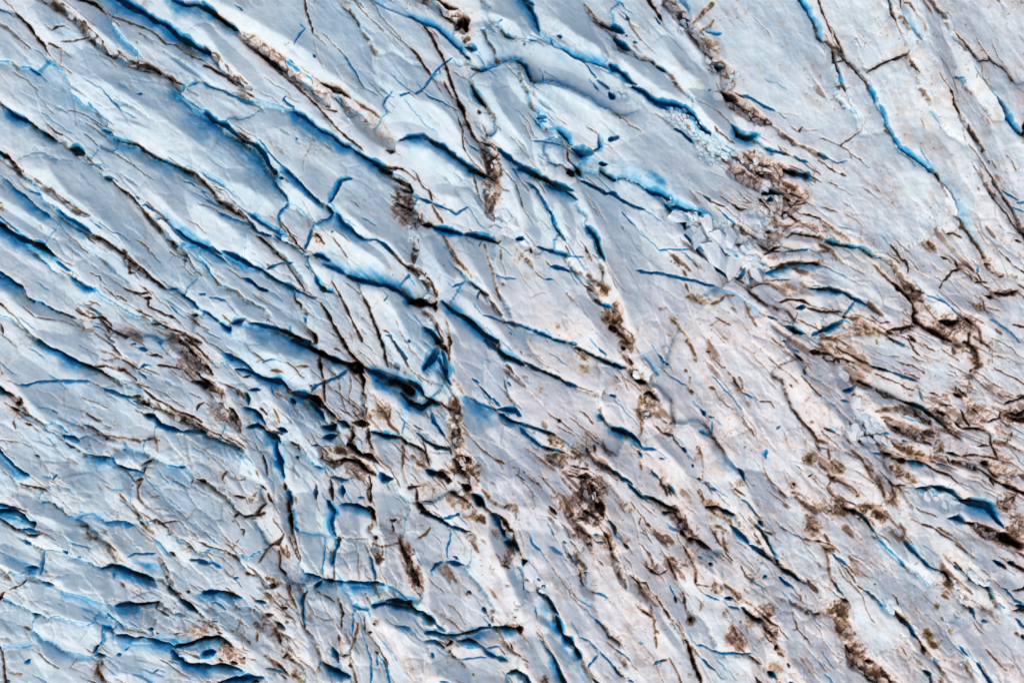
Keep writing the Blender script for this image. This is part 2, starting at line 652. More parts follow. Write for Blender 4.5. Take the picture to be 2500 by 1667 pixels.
B 45|690,420 740,430 780,440 820,460 860,455 910,470 960,480 720,390 700,450 740,500 990,500 1010,540 930,500 880,520 1020,490 600,390 460,290 510,300
B 55|1310,520 1420,520 1400,450 1340,400 1440,390 1290,350 1460,540 1390,480 1250,380 1240,690 1210,1010 1380,160 1490,250 1330,600
C 14 0 0|960,560 1000,610 1050,640
C 18 0 0|1040,540 1090,590
K 35|1100,690 1160,680
C 16 0 0|1090,770 1150,800
C 18 0 0|1290,830 1380,880
C 30 0 0|1190,890 1150,970 1100,1000
C 22 0 0|1210,1000 1290,990
O 30|1100,860 1110,910
P 1100 880 40 70 0 .8 o
C 18 0 10|190,915 360,935 500,965 680,1000 800,1030 920,1060
C 8 0 80 .5|900,1060 1020,1090 1130,1150 1250,1230 1350,1310
C 20 0 0|1380,1335 1470,1370
C 7 0 0|410,730 560,720 720,720
C 7 0 0|650,760 740,850
C 6 0 0|70,390 140,460 200,525
O 18|690,200 760,300
P 720 270 90 50 50 .5 o
K 14|800,250 880,300 1000,340
C 18 0 0|810,250 880,290
K 20|1070,310 1130,360 1200,355
C 9 0 0|980,400 1050,450 1100,490
G 60 .8|1070,480 1150,540 1280,590
K 18|1150,520 1220,580 1310,640
K 40|1300,20 1360,40
G 140 .95|1100,20 1200,70 1300,100 1330,180
K 50|1550,0 1640,30
C 55 0 20|1600,10 1680,40 1750,50
C 60 20 10|1360,210 1450,190 1540,210
K 35|1360,200 1440,190 1540,215
C 40 0 0|1400,270 1460,250
C 30 0 0|1320,270 1350,270
O 70|1480,100 1600,150 1680,230 1740,300
K 50|1540,250 1640,280 1700,280
G 120 .7|1500,120 1600,220 1600,330 1540,420
K 24|1740,310 1640,310 1560,370 1510,410
P 1620 220 200 150 30 .6 r
K 40|1580,400 1660,460
O 25|1530,560 1600,500 1690,460
K 16|1700,400 1800,430 1867,460
K 20|1560,620 1640,570 1720,600 1867,620
P 1760 550 120 70 0 .7 r
O 50|1420,640 1480,620 1530,580
P 1440 450 130 160 0 .55 o
K 30|1310,690 1400,740 1510,680
K 40|1380,560 1430,560
K 14|1350,770 1430,740 1500,740
C 13 0 0|1540,740 1640,740 1760,725
P 1450 800 100 40 0 .7 o
K 30|1400,900 1500,880 1600,850 1720,855 1850,855
C 20 0 60|1380,950 1480,900 1600,860 1850,850
K 10 .7|1230,1070 1350,1010 1480,1000 1600,1000
K 30|1210,1090 1290,1170 1380,1210
K 14|1250,1080 1320,1050 1410,1035
P 1600 1080 180 50 20 .6 r
C 22 0 0|1790,1085 1867,1080
K 26|1510,1210 1570,1185 1700,1195 1780,1230
C 34 0 0|1650,1270 1740,1250
K 22|1760,1260 1860,1285
K 20 .6|1430,1240 1480,1280
C 40 10 0|1550,1440 1650,1470 1740,1490
K 40|1610,1460 1700,1490
C 26 0 20|1800,1500 1867,1470
O 26|620,900 660,970
O 20|650,1040 680,1110
O 22|650,1160 720,1150 760,1200 830,1230
O 20|880,1230 960,1200 1010,1150 1090,1150
O 18|1180,1200 1240,1340 1300,1420
O 20|520,1360 590,1400 630,1470
P 750 1180 160 60 20 .6 o
P 560 1370 90 60 30 .6 o
P 850 1290 80 50 50 .5 o
P 600 900 100 60 60 .35 o
P 1220 1280 60 120 -30 .5 r
P 850 880 160 60 50 .3 r
P 1020 1000 50 25 50 .6 o
O 14|400,1270 480,1260
K 10|720,850 780,900
O 14|640,1480 680,1560
P 400 1120 120 80 40 .25 o
P 700 1500 150 100 60 .4 o
C 12 0 40 .4|1440,1430 1520,1500 1600,1540
G 90 1|20,1250 30,1380 60,1470 130,1540
O 60|10,1230 30,1360
O 60|30,1500 140,1560
F 1.2 110|0,960 60,1180 130,1400 200,1500
F 1 120|110,90 280,200 450,350 560,500 680,650 900,850 1030,980
F 1 120|230,0 420,130 600,260 780,370 950,460
F .7 70|1200,1110 1350,1230 1480,1400
F .6 50|1380,720 1600,640 1867,680
F .6 50|1380,830 1600,800 1867,800
F .6 50|1390,960 1600,900 1867,900
F .6 50|690,100 800,240 1030,330
F .6 60|1500,1220 1700,1150 1867,1150
G 120 .7|1450,60 1580,180 1640,300 1540,430
G 90 .7|1480,480 1450,600 1400,700
K 26|1500,130 1600,210 1720,260
K 22|1560,260 1620,330 1520,420
K 20|1320,250 1400,330 1480,480
P 1560 280 260 200 60 .5 r
P 1420 600 140 160 0 .4 r
@2000,415
K 14|200,40 240,60
C 26 30 0 .6|1000,0 1050,60 1080,100
K 20|1050,50 1080,100
C 5 110 0 .5|1080,100 1200,230 1280,380 1270,440
C 10 60 0 .6|1270,440 1340,550 1400,640 1480,760
K 14|1270,440 1300,520 1360,590 1440,680 1500,790
K 24 .8|1500,10 1560,80 1620,190 1700,300 1780,420 1820,520 1867,600
C 18 20 0|1560,110 1600,170
K 14|1520,200 1590,290 1680,390 1760,500 1830,580
C 12 0 0|1650,200 1720,225 1820,270
C 10 0 0|1800,290 1867,290
C 6 0 0|1760,345 1867,370
K 40|1800,510 1850,580
K 30|1770,650 1820,660
H 25|1720,680 1760,620
O 14|0,485 90,520 180,580 230,620 270,660
C 30 5 0|40,630 120,655 200,680 300,700 350,705
C 16 10 0|350,700 420,730 480,775 520,800
C 7 0 0|520,800 590,815
O 30|0,680 100,720 160,800 220,850
O 30|0,740 110,740
P 20 830 80 25 0 .7 o
O 14|500,860 530,910 600,970 660,1030
K 50|660,1020 750,1100 830,1190 870,1260
K 55|860,1250 880,1300 860,1330 890,1390 950,1430
O 75|880,1390 960,1440 1060,1480 1150,1530 1230,1567
K 40|900,1400 1000,1460 1100,1510 1200,1560
K 25|640,690 700,760 730,810
K 14|730,810 780,830 800,890 790,940
K 16|750,990 830,1050 870,1100 950,1130
O 40|790,1130 870,1170 930,1210
P 850 1120 160 80 40 .7 k
P 980 1280 150 120 40 .55 o
O 45|990,640 1030,690 1060,740
P 990 690 90 70 40 .7 o
P 1200 600 150 70 20 .4 k
K 12|1150,570 1220,580 1300,620
K 16|1110,790 1170,815
K 26|1230,830 1250,890
K 18|1290,900 1200,930 1160,980 1110,1020
K 10|1110,1020 1080,1075
P 1180 720 220 160 40 .35 r
P 1280 880 70 40 0 .6 r
C 7 0 0|980,1150 1100,1190 1170,1250
C 10 0 10|1180,1255 1260,1320 1340,1370
K 35|1320,1350 1390,1410
K 60|1080,1380 1200,1400 1280,1380
P 1220 1420 260 110 0 .8 k
K 30|1360,1480 1360,1567
O 30|1440,1440 1480,1567
O 35|1400,1210 1440,1260 1490,1280
O 40|1470,1160 1490,1210
P 1440 1220 80 70 50 .8 o
K 14|1490,1200 1530,1310
K 45|1520,1150 1590,1170
K 40|1600,1130 1700,1140 1800,1110
P 1680 1130 180 40 -5 .8 k
C 12 10 0 .8|1540,1350 1600,1390 1700,1450 1780,1510 1830,1567
C 10 0 0|1450,870 1440,940
K 16|1450,950 1480,1015 1420,1030
K 18|1480,1015 1530,1020
K 12|1500,1060 1560,1080
K 18|1690,800 1740,850
K 16|1510,850 1560,860
K 18|1640,980 1690,970
K 16|1820,910 1867,940
K 14|1810,1050 1867,1080
K 12|1480,780 1510,800
H 16|1810,760 1850,800
P 1600 900 260 200 30 .3 r
K 14|1760,1410 1867,1430
C 34 10 30|0,1085 80,1090 150,1110 210,1120
K 20|0,1090 80,1100
C 30 10 0|210,1120 280,1170 350,1200 430,1240
C 12 0 0|310,1200 270,1260 200,1330
C 40 0 20|0,1470 80,1440 160,1400 210,1360
K 40|20,1430 50,1430
K 30|200,1340 240,1330
O 36|240,1330 350,1360 430,1420 520,1450 600,1490
K 16|0,1290 100,1295 200,1290
G 50 .9|600,1490 750,1460 880,1420
K 30|630,1470 740,1440 900,1420
O 30|20,1540 170,1540 280,1490 380,1510
O 40|150,1550 280,1510
P 400 1460 350 80 10 .6 o
K 22|600,1500 680,1567
K 22|800,1510 870,1560
K 20|550,1400 640,1380
P 770 1280 40 20 0 .7 o
O 18|1370,960 1390,1000
P 1400 1020 50 30 0 .6 o
F .9 140|980,0 1200,230 1280,400
F .7 90|1460,20 1600,370 1620,500
F .7 90|390,640 560,880 800,1180 850,1240
F .6 60|0,1370 200,1300
F .7 80|990,1150 1190,1250 1500,1330 1700,1450
@0,830
C 30 0 40|350,0 460,70 560,120 650,150 740,190
C 40 0 90|480,80 600,140 700,190 820,240 880,270
K 24|740,190 860,250 950,310 1010,350
C 11 0 15|180,410 250,400 340,375 450,375 600,380 720,380 830,370
C 22 0 10|930,440 1020,470 1100,500 1210,525
C 14 0 0|1210,550 1280,580
K 40|1270,570 1330,575
K 16|860,240 1000,240
K 14|1000,20 1060,90 1130,150
C 20 0 0|1280,80 1350,85
C 14 0 0|1210,35 1240,35
C 8 0 0|1440,20 1470,35
K 16|1370,130 1440,130 1480,160
K 22|1120,180 1200,220 1280,260
C 18 0 0|1280,250 1320,215 1360,215
C 14 0 0|1270,265 1290,300 1350,350
P 1130 270 90 30 15 .8 o
K 14|1070,270 1150,270 1210,310 1260,360
G 60 .85|1210,510 1300,540 1400,590 1500,640
G 70 .85|1500,640 1620,700 1740,770 1867,810
O 20|1300,580 1450,640 1600,680 1750,740 1867,800
K 16|1310,440 1370,490 1440,550 1530,580
K 16|1530,580 1600,640 1750,700 1840,740
C 36 5 20|1310,685 1390,700 1450,760 1540,800 1660,830
K 24|1310,685 1390,700
C 30 0 20|1660,830 1760,830 1867,840
K 40|1800,820 1867,850
K 30|1440,220 1560,240 1660,260
K 40|1640,20 1740,120 1820,190 1867,230
K 30|1700,0 1800,60 1867,130
K 45|1780,280 1867,370
G 130 .9|1600,0 1700,110 1840,220
P 1650 220 250 90 40 .6 r
C 40 10 0|1740,370 1820,390 1867,420
K 22|1740,365 1820,395 1867,430
K 14|1800,640 1830,580 1867,560
C 45 0 20|0,430 60,480 130,500
K 45|0,440 60,470 140,500
K 40|160,560 220,580
K 24|190,510 230,570
K 30|110,610 190,650
K 20|210,650 250,680 310,690
K 22|250,760 310,770
H 14|310,770 400,820
K 10 .7|0,920 100,910 210,920
P 200 660 220 110 40 .5 r
P 380 900 260 140 30 .3 r
K 14|130,740 150,800
K 10 .5|0,230 30,300
C 40 0 90|0,1000 70,1060 150,1140 240,1200 290,1220
K 16|340,1050 380,1060
H 16|380,1090 440,1160 490,1290
K 14|190,1295 260,1325 380,1340 470,1370
C 10 0 0|470,1245 480,1260
C 14 0 10|500,1270 540,1220
C 50 0 80 |0,1490 100,1530 170,1567
K 10|120,1510 250,1550
C 24 0 40|590,870 680,880 740,920
K 20|590,865 600,890
K 18|610,930 650,980 690,990
C 10 0 0|740,890 820,865
C 26 0 120|790,1040 900,1070 1020,1080 1050,1140
U 880 1100 150 40 10 .8
C 30 0 30|1050,1140 1130,1180 1230,1195 1300,1230
K 18|1320,1170 1300,1220
K 20|960,880 980,910
H 20|1000,960 1070,1020
C 14 0 0|1125,995 1140,1000
C 14 0 0|770,770 850,805 910,835
C 14 20 0 .6|640,740 720,775
C 8 0 0|490,630 540,660
C 8 0 0|540,770 640,840
K 16|800,670 850,715 910,745
O 12|860,860 970,870 1100,885 1280,930
K 12|1280,920 1400,900
O 18|1410,880 1440,950 1450,1010
K 22|1390,1080 1320,1120 1290,1150
O 16|1290,1270 1250,1360 1270,1430 1310,1480
K 24|1240,1290 1300,1270
H 16|1310,1480 1350,1520 1480,1530 1550,1550
O 14|1090,1400 1150,1470 1210,1510 1250,1567
C 16 0 0|1540,1130 1620,1160 1680,1160
C 8 0 0|1570,1270 1720,1350
K 40|1800,1260 1867,1280
K 20|1750,1300 1760,1270
C 8 20 0 .5|1010,1360 1120,1360
H 16|890,1320 930,1380
P 1060 770 60 40 40 .5 r
P 580 560 160 60 30 .3 r
P 1430 900 80 50 0 .5 r
H 10|350,450 480,490 560,560
H 10|600,430 610,600
C 8 0 0|390,1480 470,1475
C 4 0 60 .4|560,1320 690,1350
F 1 110|40,280 250,500 430,700 560,820 720,890
F .9 90|750,900 780,1020 920,1070
F .9 80|1030,1050 1060,1140
F .9 100|480,1400 690,1350 560,1250 640,1130
F .8 70|1080,1230 1140,1370 1250,1500
F .8 100|1280,1330 1290,1430 1400,1510
F 1 100|60,1000 150,1120 310,1240 480,1330
F 1 110|1320,400 1500,540 1680,660
F .9 90|390,0 600,130 900,250
F .8 80|1010,30 1180,170 1280,210
@500,830
C 60 10 70|800,0 900,40 1020,100 1130,150 1250,210 1350,230
K 50|930,50 1050,120 1150,170 1250,220 1340,250
K 45|1240,0 1290,90 1370,180 1440,240 1530,290
K 110|1290,230 1400,260 1440,290
K 75|1400,280 1440,370 1450,450
G 60 1|1450,440 1460,560 1450,680
O 40|1460,640 1470,700
C 60 60 20|1470,270 1560,320 1680,380
C 110 20 60|1560,370 1700,400 1800,420 1867,480
K 90|1650,380 1760,410 1867,470
C 40 60 0 .8|1560,270 1700,350 1860,380
C 45 20 60|1780,480 1867,590
C 20 10 0|1310,270 1220,340 1100,380 1020,410 980,470
K 45|1050,160 1060,250 1080,340
O 26|1085,350 1095,450 1110,560
K 20|1090,380 1110,560
K 20|970,410 990,420
K 14|1030,180 1060,220
C 70 10 30|800,470 900,500 1000,520
K 100|940,500 1020,550 1110,620
C 50 10 40|290,265 400,290 520,330 650,370 800,450
C 20 0 0|200,120 240,180 330,185
C 26 10 0|410,460 510,450
C 12 0 0|610,410 640,490
K 20|350,340 420,330
C 45 20 40|800,530 830,580
U 900 570 200 60 30 .7
C 40 10 70|960,560 1050,660 1090,720
C 40 10 30|1080,600 1200,700
C 60 20 30|1080,790 1160,800 1190,760
K 40|1150,740 1190,790
C 60 20 20|1090,880 1190,870
C 50 20 20|1210,730 1330,780
K 70|1360,750 1500,770
K 60|1350,780 1350,880 1320,940
B 120|1420,850
B 90|1260,890 1400,950
O 20|1310,880 1370,970 1470,990
K 40|1490,800 1490,900 1530,1000
O 40|1510,960 1540,1040
K 60|1270,940 1350,990 1450,1050 1590,1120
C 40 20 0|1250,930 1330,960 1450,1020
K 70|1420,1030 1520,1070 1590,1120
C 45 30 0 |1520,840 1620,870 1780,890
K 14|1640,880 1780,890
O 26|1490,640 1520,720 1580,800
O 24|1580,640 1630,640 1690,760 1770,850
O 20|1540,480 1590,590 1640,650
P 1600 620 130 140 40 .6 o
K 9|1290,540 1350,590 1410,640
K 8 .7|1230,370 1250,500 1290,640 1350,690
K 8 .7|1320,310 1330,450 1320,560
P 1290 450 100 180 0 .3 r
O 14|1670,720 1690,620
C 6 0 0|1830,740 1800,850
K 24|1780,870 1830,940
O 20|1800,960 1800,1080 1810,1200 1840,1290
K 12 .7|1740,960 1860,1100
K 30|1600,0 1640,100 1670,240
C 18 0 0|1740,10 1790,100 1840,170
K 10|1750,40 1860,240
C 14 20 0|1740,210 1770,270
K 14|1190,80 1240,100
O 22|620,280 720,300
O 18|850,240 960,240
P 700 300 90 30 10 .5 o
C 10 0 0|540,205 600,180 660,180
C 30 0 60|180,110 330,200 470,300
K 20|0,130 60,190
K 40|0,240 80,300
K 60|0,370 100,430
G 120 .9|20,400 120,480 190,580
O 60|120,450 150,570
B 80|120,540
K 40|180,560 260,640 310,760 330,830
G 80 .9|230,640 290,740 330,830
P 150 670 170 90 30 .6 k
G 60 .9|0,830 100,880 230,930
K 16|0,800 150,870 300,960 370,1010
O 20|300,440 360,540
K 14|200,400 280,440 310,510
K 22|360,480 390,540
C 30 10 0|380,480 400,590
B 70|560,620 620,700
O 14|640,620 690,740
K 40|510,620 580,690
C 45 0 50|370,620 450,650 520,720 560,770
C 40 0 20|390,790 480,780 560,820
K 14|460,780 540,800
C 60 0 60|560,830 640,880 690,930
C 60 10 50|640,920 670,1030 700,1150 730,1250
C 45 0 20|680,800 760,820
K 20|620,830 720,850
C 30 0 0|840,1040 855,1070
K 30|780,930 860,950
K 16|850,950 860,1000
C 20 0 0|990,950 1050,950
K 40|1060,980 1080,1080 1150,1120
G 90 .9|1050,960 1100,1060 1170,1120 1270,1100
K 50|1180,1110 1280,1090 1400,1110 1490,1200 1560,1240
O 60|1190,990 1290,1010
P 1250 1010 140 50 10 .8 o
P 1350 1200 180 90 20 .6 k
O 30|1340,1060 1480,1140 1560,1240
C 24 0 20|1140,1245 1240,1275 1310,1280
C 16 0 0|1000,1150 1090,1170
C 50 0 0 |1600,1210 1640,1270 1720,1270
C 30 30 30|1600,1220 1650,1290
K 50|1500,1240 1520,1350 1510,1450
G 40 1|1500,1350 1510,1480
C 50 0 40|1250,1330 1260,1420
K 40|1140,1270 1150,1370 1170,1460
O 30|1130,1370 1170,1430
C 45 20 0|1110,1470 1150,1520 1190,1567
C 40 0 60|1260,1500 1380,1520 1490,1555
K 40|1490,1530 1530,1567
C 14 0 0|1390,1440 1450,1440
C 22 0 10|1010,1340 1000,1450
K 12|1010,1320 1005,1450
O 18|820,1420 840,1480
K 30|730,1310 740,1370
C 40 20 20|760,1360 790,1500
K 40|750,1450 770,1567
O 40|740,1480 770,1567
K 16|530,1020 560,1130 580,1220
C 14 0 0|560,1100 575,1230
O 14|470,1180 500,1230
K 30|520,1330 570,1370
K 14|170,1260 220,1190
O 10|0,1290 80,1370 180,1450 290,1567
K 24|280,1410 370,1430
P 450 1450 200 80 -30 .6 o
K 24|480,1567 560,1480
K 30|580,1400 620,1480
P 330 1430 120 60 20 .5 r
P 1430 1400 120 80 0 .3 r
C 40 0 140 .6|0,880 200,940 370,1020
F 1.2 130|340,120 520,110 760,130 960,210 1000,390
F 1.2 120|540,380 640,560 780,720 870,790 940,970
F 1.1 100|700,880 760,1100 790,1400
F 1 90|350,850 430,1080 560,1280 700,1500
F .9 80|220,450 300,630 340,760
F 1.1 90|1480,430 1700,460 1860,640
F 1.1 90|1550,900 1610,1100 1740,1260
F .8 70|1120,420 1130,580 1250,720
F .8 110|0,900 200,960 420,1130 540,1300
@1000,830
C 70 60 30|270,60 220,150 130,270
C 30 0 0|240,140 300,240 370,330
K 50|260,30 320,70 350,140
K 10|380,0 360,100 365,210
O 14|360,10 365,200
C 60 40 40|300,100 330,230 340,340 380,400
U 330 330 80 150 0 .8
C 60 20 40|0,390 70,430 130,510
K 60|0,560 80,600 170,590
C 60 30 20|0,580 100,620 200,560 280,590
K 30|120,510 200,560 280,570 370,630
C 24 20 0|200,650 220,740 290,840 320,880
C 14 0 0|40,770 120,820
C 22 10 0|70,850 160,920 250,970 390,1000
K 16|160,920 250,970 390,990 400,1040
C 20 0 0|360,970 390,1000
K 26|0,940 60,980 150,1030
O 18|20,1050 90,1130 170,1150
K 16|130,920 150,1030 190,1140
P 90 1080 130 100 40 .6 o
O 90|420,540 430,600
G 110 1|410,500 420,600 430,720
G 100 1|440,780 440,900 430,980
P 430 800 90 350 0 .8 o
K 45|450,800 460,870
K 14|330,600 400,650
K 26|360,640 430,640
O 60|420,700 430,760
G 180 1|420,1060 500,1130 580,1240
K 90|470,1050 560,1110
O 120|480,1190 560,1250 610,1300
P 520 1180 160 140 40 1 o
K 60|330,1270 380,1280
K 50|220,1190 300,1230 370,1280
C 50 20 0|160,1180 240,1230
K 130|480,1310 560,1360
C 140 0 0|570,1400 640,1450 700,1510
K 30|360,1380 460,1420 540,1470
K 110|600,1420 680,1500
P 480 1480 220 110 30 .7 o
O 20|660,1350 740,1440 860,1520
O 36|870,1510 960,1500 990,1560
P 930 1530 120 40 10 .7 o
P 200 1370 180 80 30 .6 o
K 50|50,1480 130,1540 180,1567
K 30|70,1350 60,1460
K 20|0,1340 100,1320
K 12|100,1470 220,1480
O 14|280,1180 360,1210
C 14 0 10|0,0 0,10
C 60 90 10 .7|690,0 760,50 800,90
C 40 30 10|800,70 880,160 960,190 1040,215
K 18|800,0 830,110 900,170 1020,215
C 24 0 0|1040,185 1120,240 1220,290 1320,330 1420,380 1540,430
K 16|1060,200 1150,260 1300,320 1420,375
K 6|1540,430 1680,470
C 16 0 0|560,340 630,390
C 22 0 0|640,420 700,480 740,530
C 18 0 0|750,520 820,600
C 13 0 0|890,380 925,410
K 12 .8|860,370 900,500 950,560
C 11 0 0|880,480 940,560
K 12|900,230 960,320
P 950 300 60 60 40 .4 r
C 20 0 140 .9|520,510 620,570 720,610 770,620
K 24|760,610 790,640
C 34 10 0|800,625 900,640 960,640 1020,690
C 40 10 60|820,670 900,730 980,760
C 26 10 0|980,755 1080,790 1200,820 1330,865
K 14|910,745 1080,790 1200,820 1320,860
C 22 0 10|1000,800 1090,890 1200,970
C 26 5 0|1200,970 1290,990 1410,1025
K 18|1240,970 1320,1005 1410,1025
U 650 700 180 120 30 .7
O 60|1230,740 1250,790
P 1240 770 50 70 0 .8 o
O 40|1270,900 1340,960
P 1320 920 110 70 40 .8 o
P 1330 1080 130 80 30 .9 o
G 110 .9|1260,1050 1370,1100 1400,1150
K 18|1480,1140 1560,1160 1630,1165
K 50|1540,1230 1660,1240
K 18|1440,1220 1560,1250 1680,1260
O 20|1390,1240 1480,1340 1560,1430
G 180 1|1600,1290 1660,1400 1700,1500
K 110|1640,1290 1700,1400 1730,1530
O 90|1570,1260 1650,1320
P 1640 1400 140 180 50 1 k
P 1420 1480 160 90 30 .9 o
K 30|1270,1500 1330,1567
O 40|1420,1480 1480,1560
O 40|1480,1010 1540,1080
O 36|1600,1110 1620,1140
K 20|1600,980 1620,1030
P 1560 1000 110 140 50 .7 o
P 1640 880 80 120 60 .5 r
K 30|1690,960 1690,1010
K 30|1350,730 1380,740
C 14 0 0|1340,720 1390,750
P 1340 780 140 150 40 .4 o
P 1170 470 60 120 30 .55 y
P 1590 200 60 140 -10 .7 y
P 1300 200 350 200 30 .3 y
O 22|1010,100 1025,115
C 26 0 0|1340,0 1440,15 1520,40
C 26 0 0|1500,65 1600,100 1680,150 1780,200 1867,245
K 20|1520,65 1620,110 1700,160 1860,235
C 12 0 0|1730,70 1800,150
C 20 0 30|1740,660 1730,690 1770,730
C 20 0 20|1830,500 1867,505
C 14 0 80 .4|1780,740 1867,800
C 28 0 0|1710,1100 1790,1150 1867,1210
O 24|780,1085 860,1110
K 10 .7|560,900 680,1010 780,1080
P 850 1250 120 30 -30 .3 r
C 12 0 0|1160,1290 1190,1310
O 14|1260,1290 1340,1380
F 1.2 120|400,20 400,300 480,470 620,560
F 1.2 130|490,500 490,850 560,1080 660,1320 760,1460
F .8 90|620,880 720,810 860,760 1000,870
F .9 110|870,1110 920,1250 750,1310
F .8 100|1280,1440 1150,1530 900,1500
F .9 90|1770,240 1740,560 1780,480
F 1 90|1690,1240 1760,1450 1800,1567
F .8 90|1330,850 1440,1040 1620,1160
F .8 70|220,230 280,420
@1500,830
K 50|60,60 90,90
O 60|60,30 130,30 150,100
P 100 80 90 90 0 .8 o
K 28|120,180 165,215
C 40 10 0|0,230 50,260 100,265
K 60|150,310 230,360 300,400
C 50 0 0|180,370 290,400
G 100 1|140,270 220,320 260,370
B 80|210,310
K 45|270,490 330,480 380,540
C 24 0 0|330,490 400,550
P 300 600 110 170 20 .8 o
O 30|240,500 230,620 240,700 270,760
B 45|300,670
O 20|240,740 240,860
C 20 40 0 .6|250,130 300,190 360,270 400,320
O 30|240,170 270,170
C 22 0 0|400,130 440,190 500,230
P 430 450 80 30 -20 .4 r
O 22|660,0 700,60 740,180
O 30|720,140 740,190
O 30|640,260 660,280
K 12|830,100 870,100
O 16|690,320 690,380
O 36|680,460 710,470
P 700 420 70 130 30 .4 o
C 8 0 0|500,320 600,380 660,410
K 18|990,240 1000,250
K 18|1070,340 1110,400 1150,450
O 24|1130,340 1165,380 1165,440
C 11 0 0|1160,470 1270,515
K 14|1330,550 1420,570
O 30|860,420 920,440
P 900 430 80 80 0 .4 o
C 26 0 0|780,630 830,680
C 14 0 0|850,680 905,695
C 8 0 0|880,740 880,860
C 12 30 0|760,820 870,890
K 14|870,890 920,910
C 4 0 110 .4|920,910 1010,1040 1110,1160
K 14 .6|940,940 1010,1030
P 900 940 50 50 0 .5 r
O 40|750,960 770,1000
O 18|770,1000 800,1080 820,1150
P 780 1030 50 130 30 .5 r
C 26 0 10|1120,1160 1170,1220 1180,1280
P 1140 1300 60 60 40 .5 r
K 12|1090,1340 1180,1410
C 14 0 0|1150,1445 1210,1470 1290,1567
C 18 0 0|870,1350 930,1360
C 11 0 0|800,1300 860,1305
K 22|770,1265 800,1275
C 24 0 0|710,1130 720,1160
O 26|750,1380 800,1430 830,1500
K 30|840,1530 940,1520 1000,1567
O 40|860,1540 960,1530
P 880 1500 130 60 20 .7 o
C 50 0 50|0,820 80,840 150,870 210,920 240,970
C 16 10 0|240,970 310,985 380,1005
C 14 0 0|410,1080 450,1080
C 26 0 0|600,980 645,1015
K 16|370,770 430,830 530,860 570,940
C 18 0 0|480,860 540,860
K 22|430,830 520,855
K 20|420,720 470,750
O 22|500,750 520,760
P 480 800 90 60 30 .5 r
C 24 0 0|210,1000 240,1050
O 22|210,1050 230,1070
O 16|220,1090 240,1180
P 230 900 40 120 20 .5 o
C 30 5 0|0,1200 70,1260 160,1310
C 30 5 0|120,1310 200,1380 300,1450
K 16|200,1380 260,1430
C 30 10 0|270,1410 370,1460 460,1510 560,1560
K 28|310,1420 400,1480 500,1530 580,1567
C 24 0 0|330,1190 390,1260
K 20|400,1270 450,1340 490,1420
C 26 10 0|480,1310 550,1380
K 22|440,1310 540,1390
G 60 .8|410,1270 480,1340 520,1400
P 450 1300 90 70 50 .6 r
P 120 1500 130 60 40 .6 o
P 420 1520 160 50 30 .6 o
K 60|1790,100 1867,120
K 40|1640,130 1720,190
C 14 0 0|1650,90 1680,110
C 5 70 0 .4|1610,90 1680,200 1720,280
K 20|1710,270 1740,295
C 12 0 0|1710,290 1745,300
K 8|1700,320 1780,420 1867,510
K 24|1540,10 1560,20
K 22|1630,650 1680,720
K 9|1680,720 1800,820 1867,900
O 22|1790,740 1810,750
C 11 0 30|1390,1000 1380,1070
C 11 0 0|1480,810 1510,780
O 60|1770,1070 1790,1090
P 1780 1090 80 60 0 .9 o
K 45|1640,1300 1640,1320
P 1640 1310 40 50 0 .9 o
O 30|1630,1390 1720,1400
K 22|1770,1240 1800,1220
P 1780 1490 130 80 30 .7 o
O 16|1690,1450 1867,1540
P 1300 700 80 60 30 .3 r
K 12|1590,400 1610,420
P 1640 380 100 90 40 .35 r
P 1250 500 100 40 30 .3 r
F 1 120|260,120 420,480 560,620 750,860 870,960
F 1 110|960,950 1110,1160 1200,1350 1300,1560
F 1 100|380,860 420,980 560,1100 700,1300
F .9 110|1600,110 1700,330 1867,520
F .9 90|0,1180 200,1360 400,1450
F .8 110|1000,480 1080,640 1150,840
@2000,830
O 50|1140,0 1230,40 1330,50 1420,70
O 80|1390,80 1440,150
K 30|1320,20 1400,60 1450,110
O 30|1210,70 1230,140
P 1420 150 80 110 0 .9 o
O 40|1390,200 1470,220 1400,260
K 24|1360,290 1390,270
P 1290 100 100 60 20 .7 o
K 30|0,125 90,130 150,160 230,190 330,205
G 80 .95|40,160 130,190 230,210
K 16|150,60 250,120 350,160 440,210
O 24|150,60 230,100
P 150 110 180 80 20 .7 o
P 530 20 60 30 20 .7 o
O 20|400,180 470,230
C 26 5 0|470,230 560,260 640,290
C 18 0 0|640,290 740,320 820,350 890,370
K 18|520,240 600,280
C 10 0 0|310,230 350,275
C 24 0 0|350,365 410,385
K 45|360,370 440,410 540,460
G 60 .9|470,440 580,500 690,520
K 30|550,470 640,510 710,540
C 14 0 0|720,540 760,560
C 34 0 10|750,560 850,580 940,620 1030,690 1120,750 1170,800
K 30|780,560 900,600 1000,670 1120,750
K 20|1160,780 1190,840 1230,870
C 14 0 0|1220,860 1310,905
C 30 0 10|210,465 290,450 340,400
C 14 0 0|190,545 260,555 280,570
B 110|340,580 240,330 480,810 300,870
B 70|340,660 400,900 470,910 540,890 560,830 420,690 380,740 480,720 320,780 360,860 300,820
B 55|350,690 390,690 440,740 510,760 440,820 270,820 540,780 600,930
C 20 0 0|270,740 300,790
C 14 0 0|330,690 400,680
K 30|360,880 370,930 400,950
K 18|370,860 500,880 580,850
C 14 0 0|590,850 640,860
K 22|350,930 360,910
C 12 0 0|90,800 140,835
K 16|40,790 120,830
K 18|250,900 300,940
O 30|500,640 550,640 680,610
O 50|690,610 800,640 900,690
P 780 640 160 50 15 .8 o
G 80 .9|760,600 900,680 1020,760
K 30|920,700 1030,770
O 30|560,700 640,720 720,760
K 60|680,790 760,810 830,820
G 110 .95|600,740 720,790 850,830 950,890
O 50|950,830 1050,840
P 900 850 180 70 20 .7 o
